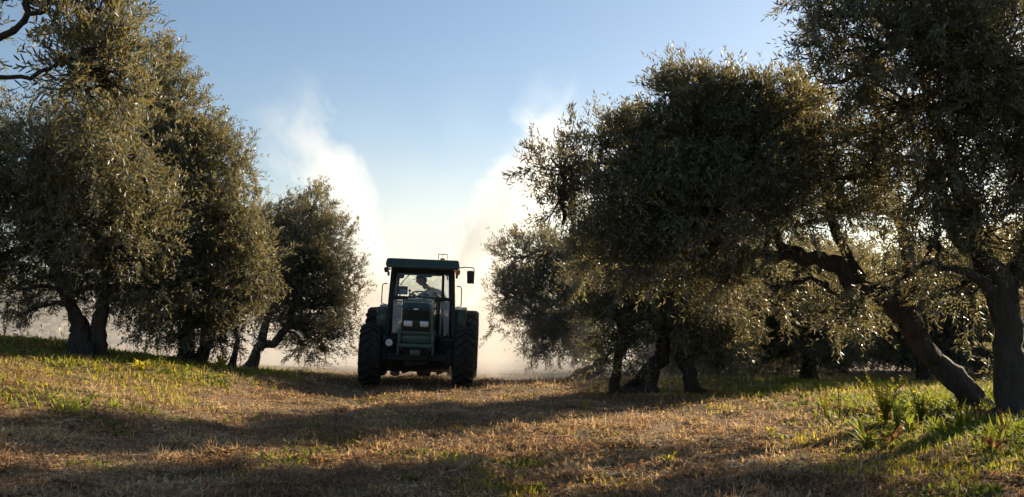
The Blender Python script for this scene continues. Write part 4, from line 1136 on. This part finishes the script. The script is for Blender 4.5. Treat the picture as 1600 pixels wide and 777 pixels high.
# hair under the cap at the back
hr = bmesh.new(); bmesh.ops.create_uvsphere(hr, u_segments=20, v_segments=12, radius=1)
for v in hr.verts: v.co = (v.co.x * .075 + .03, v.co.y * .079, v.co.z * .085 - .005)
MB()._put(hr).build("hair", simple_mat("dark_hair", (.03, .022, .018), .7), head)
def hand(loc, rot, s=1):
    vs = [(0, 0, 0), (-.045, 0, 0), (-.085, 0, .0)]; es = [(0, 1), (1, 2)]; rd = [.026, (.040, .020), (.042, .017)]
    for i, (dy, l) in enumerate(((-.033, .07), (-.011, .08), (.011, .075), (.033, .058))):
        k = len(vs); vs += [(-.09, dy, .002), (-.09 - l * .45, dy, -.012), (-.09 - l * .6, dy, -.045), (-.09 - l * .35, dy, -.065)]
        es += [(2, k), (k, k + 1), (k + 1, k + 2), (k + 2, k + 3)]; rd += [.010, .0095, .009, .008]
    k = len(vs); vs += [(-.035, s * .045, -.01), (-.065, s * .062, -.035), (-.08, s * .05, -.055)]; es += [(1, k), (k, k + 1), (k + 1, k + 2)]; rd += [.013, .011, .009]
    o = skin_mesh("hand", vs, es, rd, M_SKIN, driver, 2); o.location = loc; o.rotation_euler = rot; return o
hand((.07, -.47, .51), (0, R(10), R(95)), 1)
hand((-.35, -.50, .49), (0, R(0), R(75)), -1)

# ------------------------------------------------------------------ orchard sprayer behind the tractor
SX, SY = -2.26, 24.5
spr = empty("orchard_sprayer", (SX, SY, gz(SX, SY)), (R(1.5), R(2.0), R(3)))
tag(spr, "low wide orchard sprayer towed close behind the green tractor", "sprayer")
M_TANK = simple_mat("tank_plastic", (.06, .09, .07), .5, var=.2, dust=(.15, .13, .1))
MB().box((0, 0, .95), (1.45, 1.7, .90), .22, seg=4).build("tank", M_TANK, spr)
fm = MB(); fm.box((0, 0, .36), (1.86, 2.2, .26), .02); fm.bar((0, -1.0, .45), (0, -2.0, .42), .10, .10); fm.box((.05, -.95, .20), (.34, .10, .16), .04)
fm.build("frame", M_CAST, spr)
for s in (-1, 1):
    b = MB(); r0 = .36
    b.lathe([(.16, -.09), (.24, -.12), (.33, -.11), (r0, -.05), (r0, .05), (.33, .11), (.24, .12), (.16, .09)], 40).lathe([(.02, -.04), (.18, -.05), (.18, .05), (.02, .04)], 30)
    b.build("wheel", M_RUB, spr, (s * .72, .2, .35))
fn = MB().lathe([(.44, 0), (.50, .02), (.50, .38), (.44, .40), (.42, .2)], 40, 'Y', c=(0, .95, .78))
for k in range(9):
    q_ = R(20 * k + 10); fn.tube([(.50 * math.cos(q_), 1.12, .78 + .50 * math.sin(q_)), (.57 * math.cos(q_), 1.12, .78 + .57 * math.sin(q_))], .02, 6)
fn.build("fan_ring", M_CAST, spr)
# ------------------------------------------------------------------ far woods seen faintly through the dust
rng = np.random.default_rng(9)
B = Bag()
n = 26000
x = rng.uniform(-90, 90, n); y = rng.uniform(112, 124, n)
top = 4.4 + 2.0 * vnoise(x, y * 0, .06, 5, 3) + 1.0 * vnoise(x, x * 0, .35, 7, 2) - .6
z0 = -3.2
zz = z0 + (top - z0) * rng.random(n) ** .55
P = np.stack([x, y, zz], 1)
D = unit(rng.normal(size=(n, 3))); W = unit(np.cross(D, rng.normal(size=(n, 3))))
l_ = rng.uniform(.5, 1.3, (n, 1))
v = np.stack([P, P + D * l_ * .5 + W * l_ * .3, P + D * l_, P + D * l_ * .5 - W * l_ * .3], 1).reshape(-1, 3)
B.add(v, (np.arange(n) * 4)[:, None] + np.array([0, 3, 2, 1]), None, np.repeat(rng.random(n), 4))
tag(B.build("distant_woods", M_LEAF), label="long low line of distant trees faint in the dust", kind="stuff")

# ------------------------------------------------------------------ spray mist and dust
def vol_out(nt, out, dens_socket, color, aniso):
    pv = N(nt, "ShaderNodeVolumePrincipled"); pv.inputs["Color"].default_value = (*color, 1)
    pv.inputs["Anisotropy"].default_value = aniso; nt.links.new(dens_socket, pv.inputs["Density"]); nt.links.new(pv.outputs[0], out.inputs["Volume"])
def M2(nt, op, a, b=None):
    n = N(nt, "ShaderNodeMath", operation=op)
    for k, s in enumerate((a, b)):
        if s is None: continue
        if isinstance(s, (int, float)): n.inputs[k].default_value = s
        else: nt.links.new(s, n.inputs[k])
    return n.outputs[0]
def SM(nt, s, a, b, c=0.0, d=1.0):
    n = N(nt, "ShaderNodeMapRange", interpolation_type='SMOOTHSTEP', i_1=a, i_2=b, i_3=c, i_4=d); nt.links.new(s, n.inputs[0]); return n.outputs[0]

m, nt, out = new_mat("drifting_dust"); L = nt.links.new
tc = N(nt, "ShaderNodeTexCoord"); sp = N(nt, "ShaderNodeSeparateXYZ"); L(tc.outputs["Object"], sp.inputs[0])
x_, y_, z_ = sp.outputs
no = N(nt, "ShaderNodeTexNoise", i_Scale=.34, i_Detail=5.0, i_Distortion=.9); L(tc.outputs["Object"], no.inputs["Vector"])
turb = SM(nt, no.outputs[0], .3, .7, .12, 2.0)
den = M2(nt, 'MULTIPLY', SM(nt, z_, 1.0, 9.0, .5, 0.0), turb)
low = M2(nt, 'MULTIPLY', SM(nt, z_, 0.2, 5.2, 1.0, 0.0), SM(nt, no.outputs[0], .3, .7, .35, 1.5))
den = M2(nt, 'ADD', den, low)
den = M2(nt, 'MULTIPLY', den, SM(nt, x_, 2.5, 8.0, 1.0, .10))
den = M2(nt, 'MULTIPLY', den, SM(nt, x_, -16.0, -5.0, .22, 1.0))  # thinner at the left, darkening the dust in place of tree shade
den = M2(nt, 'MULTIPLY', den, SM(nt, y_, 22.0, 27.0, .5, 1.0))
den = M2(nt, 'MULTIPLY', den, SM(nt, y_, 33.0, 48.0, 1.0, .4))
den = M2(nt, 'MULTIPLY', den, 0.045)
n3 = N(nt, "ShaderNodeTexNoise", i_Scale=1.1, i_Detail=6.0, i_Distortion=1.0); L(tc.outputs["Object"], n3.inputs["Vector"])
loc = M2(nt, 'MULTIPLY', SM(nt, x_, -2.2, -.4, 0.0, 1.0), SM(nt, x_, .8, 3.2, 1.0, 0.0))
loc = M2(nt, 'MULTIPLY', loc, M2(nt, 'MULTIPLY', SM(nt, y_, 20.9, 22.0, 0.0, 1.0), SM(nt, y_, 24.5, 27.0, 1.0, 0.0)))
loc = M2(nt, 'MULTIPLY', loc, M2(nt, 'MULTIPLY', SM(nt, z_, 1.2, 3.4, 1.0, 0.0), SM(nt, n3.outputs[0], .38, .62, .2, 1.8)))
den = M2(nt, 'ADD', den, M2(nt, 'MULTIPLY', loc, .13))
vol_out(nt, out, den, (.985, .95, .90), .45)
m.cycles.volume_step_rate = 0.2
M_DUSTV = m
d = MB().box((-3, 40.15, 3.8), (54, 38.7, 12.5), 0).build("dust_cloud", M_DUSTV, None, smooth=False)
tag(d, label="pale sunlit dust hanging over the ground behind the tractor", kind="stuff")

def plume(name, label, base, tip, r0, r1, dens, seed):
    base, tip = Vector(base), Vector(tip); ax = tip - base; Ln = ax.length
    m, nt, out = new_mat(name + "_vapour"); L = nt.links.new
    tc = N(nt, "ShaderNodeTexCoord"); sp = N(nt, "ShaderNodeSeparateXYZ"); L(tc.outputs["Object"], sp.inputs[0])
    t = M2(nt, 'DIVIDE', sp.outputs[2], Ln)
    rad = M2(nt, 'ADD', M2(nt, 'MULTIPLY', t, r1 - r0), r0)
    rr = M2(nt, 'SQRT', M2(nt, 'ADD', M2(nt, 'POWER', sp.outputs[0], 2.0), M2(nt, 'POWER', sp.outputs[1], 2.0)))
    q = M2(nt, 'DIVIDE', rr, rad)
    mp = N(nt, "ShaderNodeMapping"); mp.inputs["Location"].default_value = (seed, seed * 2.3, 0); mp.inputs["Scale"].default_value = (1, 1, .75); L(tc.outputs["Object"], mp.inputs[0])
    no = N(nt, "ShaderNodeTexNoise", i_Scale=.95, i_Detail=7.0, i_Roughness=.62, i_Distortion=.7); L(mp.outputs[0], no.inputs["Vector"])
    qq = M2(nt, 'ADD', q, M2(nt, 'MULTIPLY', M2(nt, 'SUBTRACT', no.outputs[0], .5), 3.0))
    den = SM(nt, qq, .30, .80, 1.0, 0.0)
    den = M2(nt, 'MULTIPLY', den, SM(nt, q, .8, 1.0, 1.0, 0.0))
    den = M2(nt, 'MULTIPLY', den, SM(nt, t, .45, 1.0, 1.0, 0.0))
    den = M2(nt, 'MULTIPLY', den, M2(nt, 'DIVIDE', dens, M2(nt, 'POWER', rad, .8)))
    vol_out(nt, out, den, (.995, .99, .98), .45)
    m.cycles.volume_step_rate = 0.14
    b = MB().lathe([(.001, 0), (r0, 0), (r1, Ln), (.001, Ln)], 24, 'Z')
    o = b.build(name, m, None, base, smooth=False); o.rotation_euler = ax.to_track_quat('Z', 'Y').to_euler()
    tag(o, label=label, cat="spray", group="spray plumes rising behind the tractor", kind="stuff")
plume("spray_plume", "white spray plume rising to the left behind the tractor", (-2.7, 25.8, 1.5), (-7.1, 28.0, 8.3), .45, 1.9, .55, 3.1)
plume("spray_plume", "white spray plume rising to the right behind the tractor", (-2.1, 25.8, 1.5), (2.6, 27.5, 7.4), .6, 2.9, 1.3, 8.7)
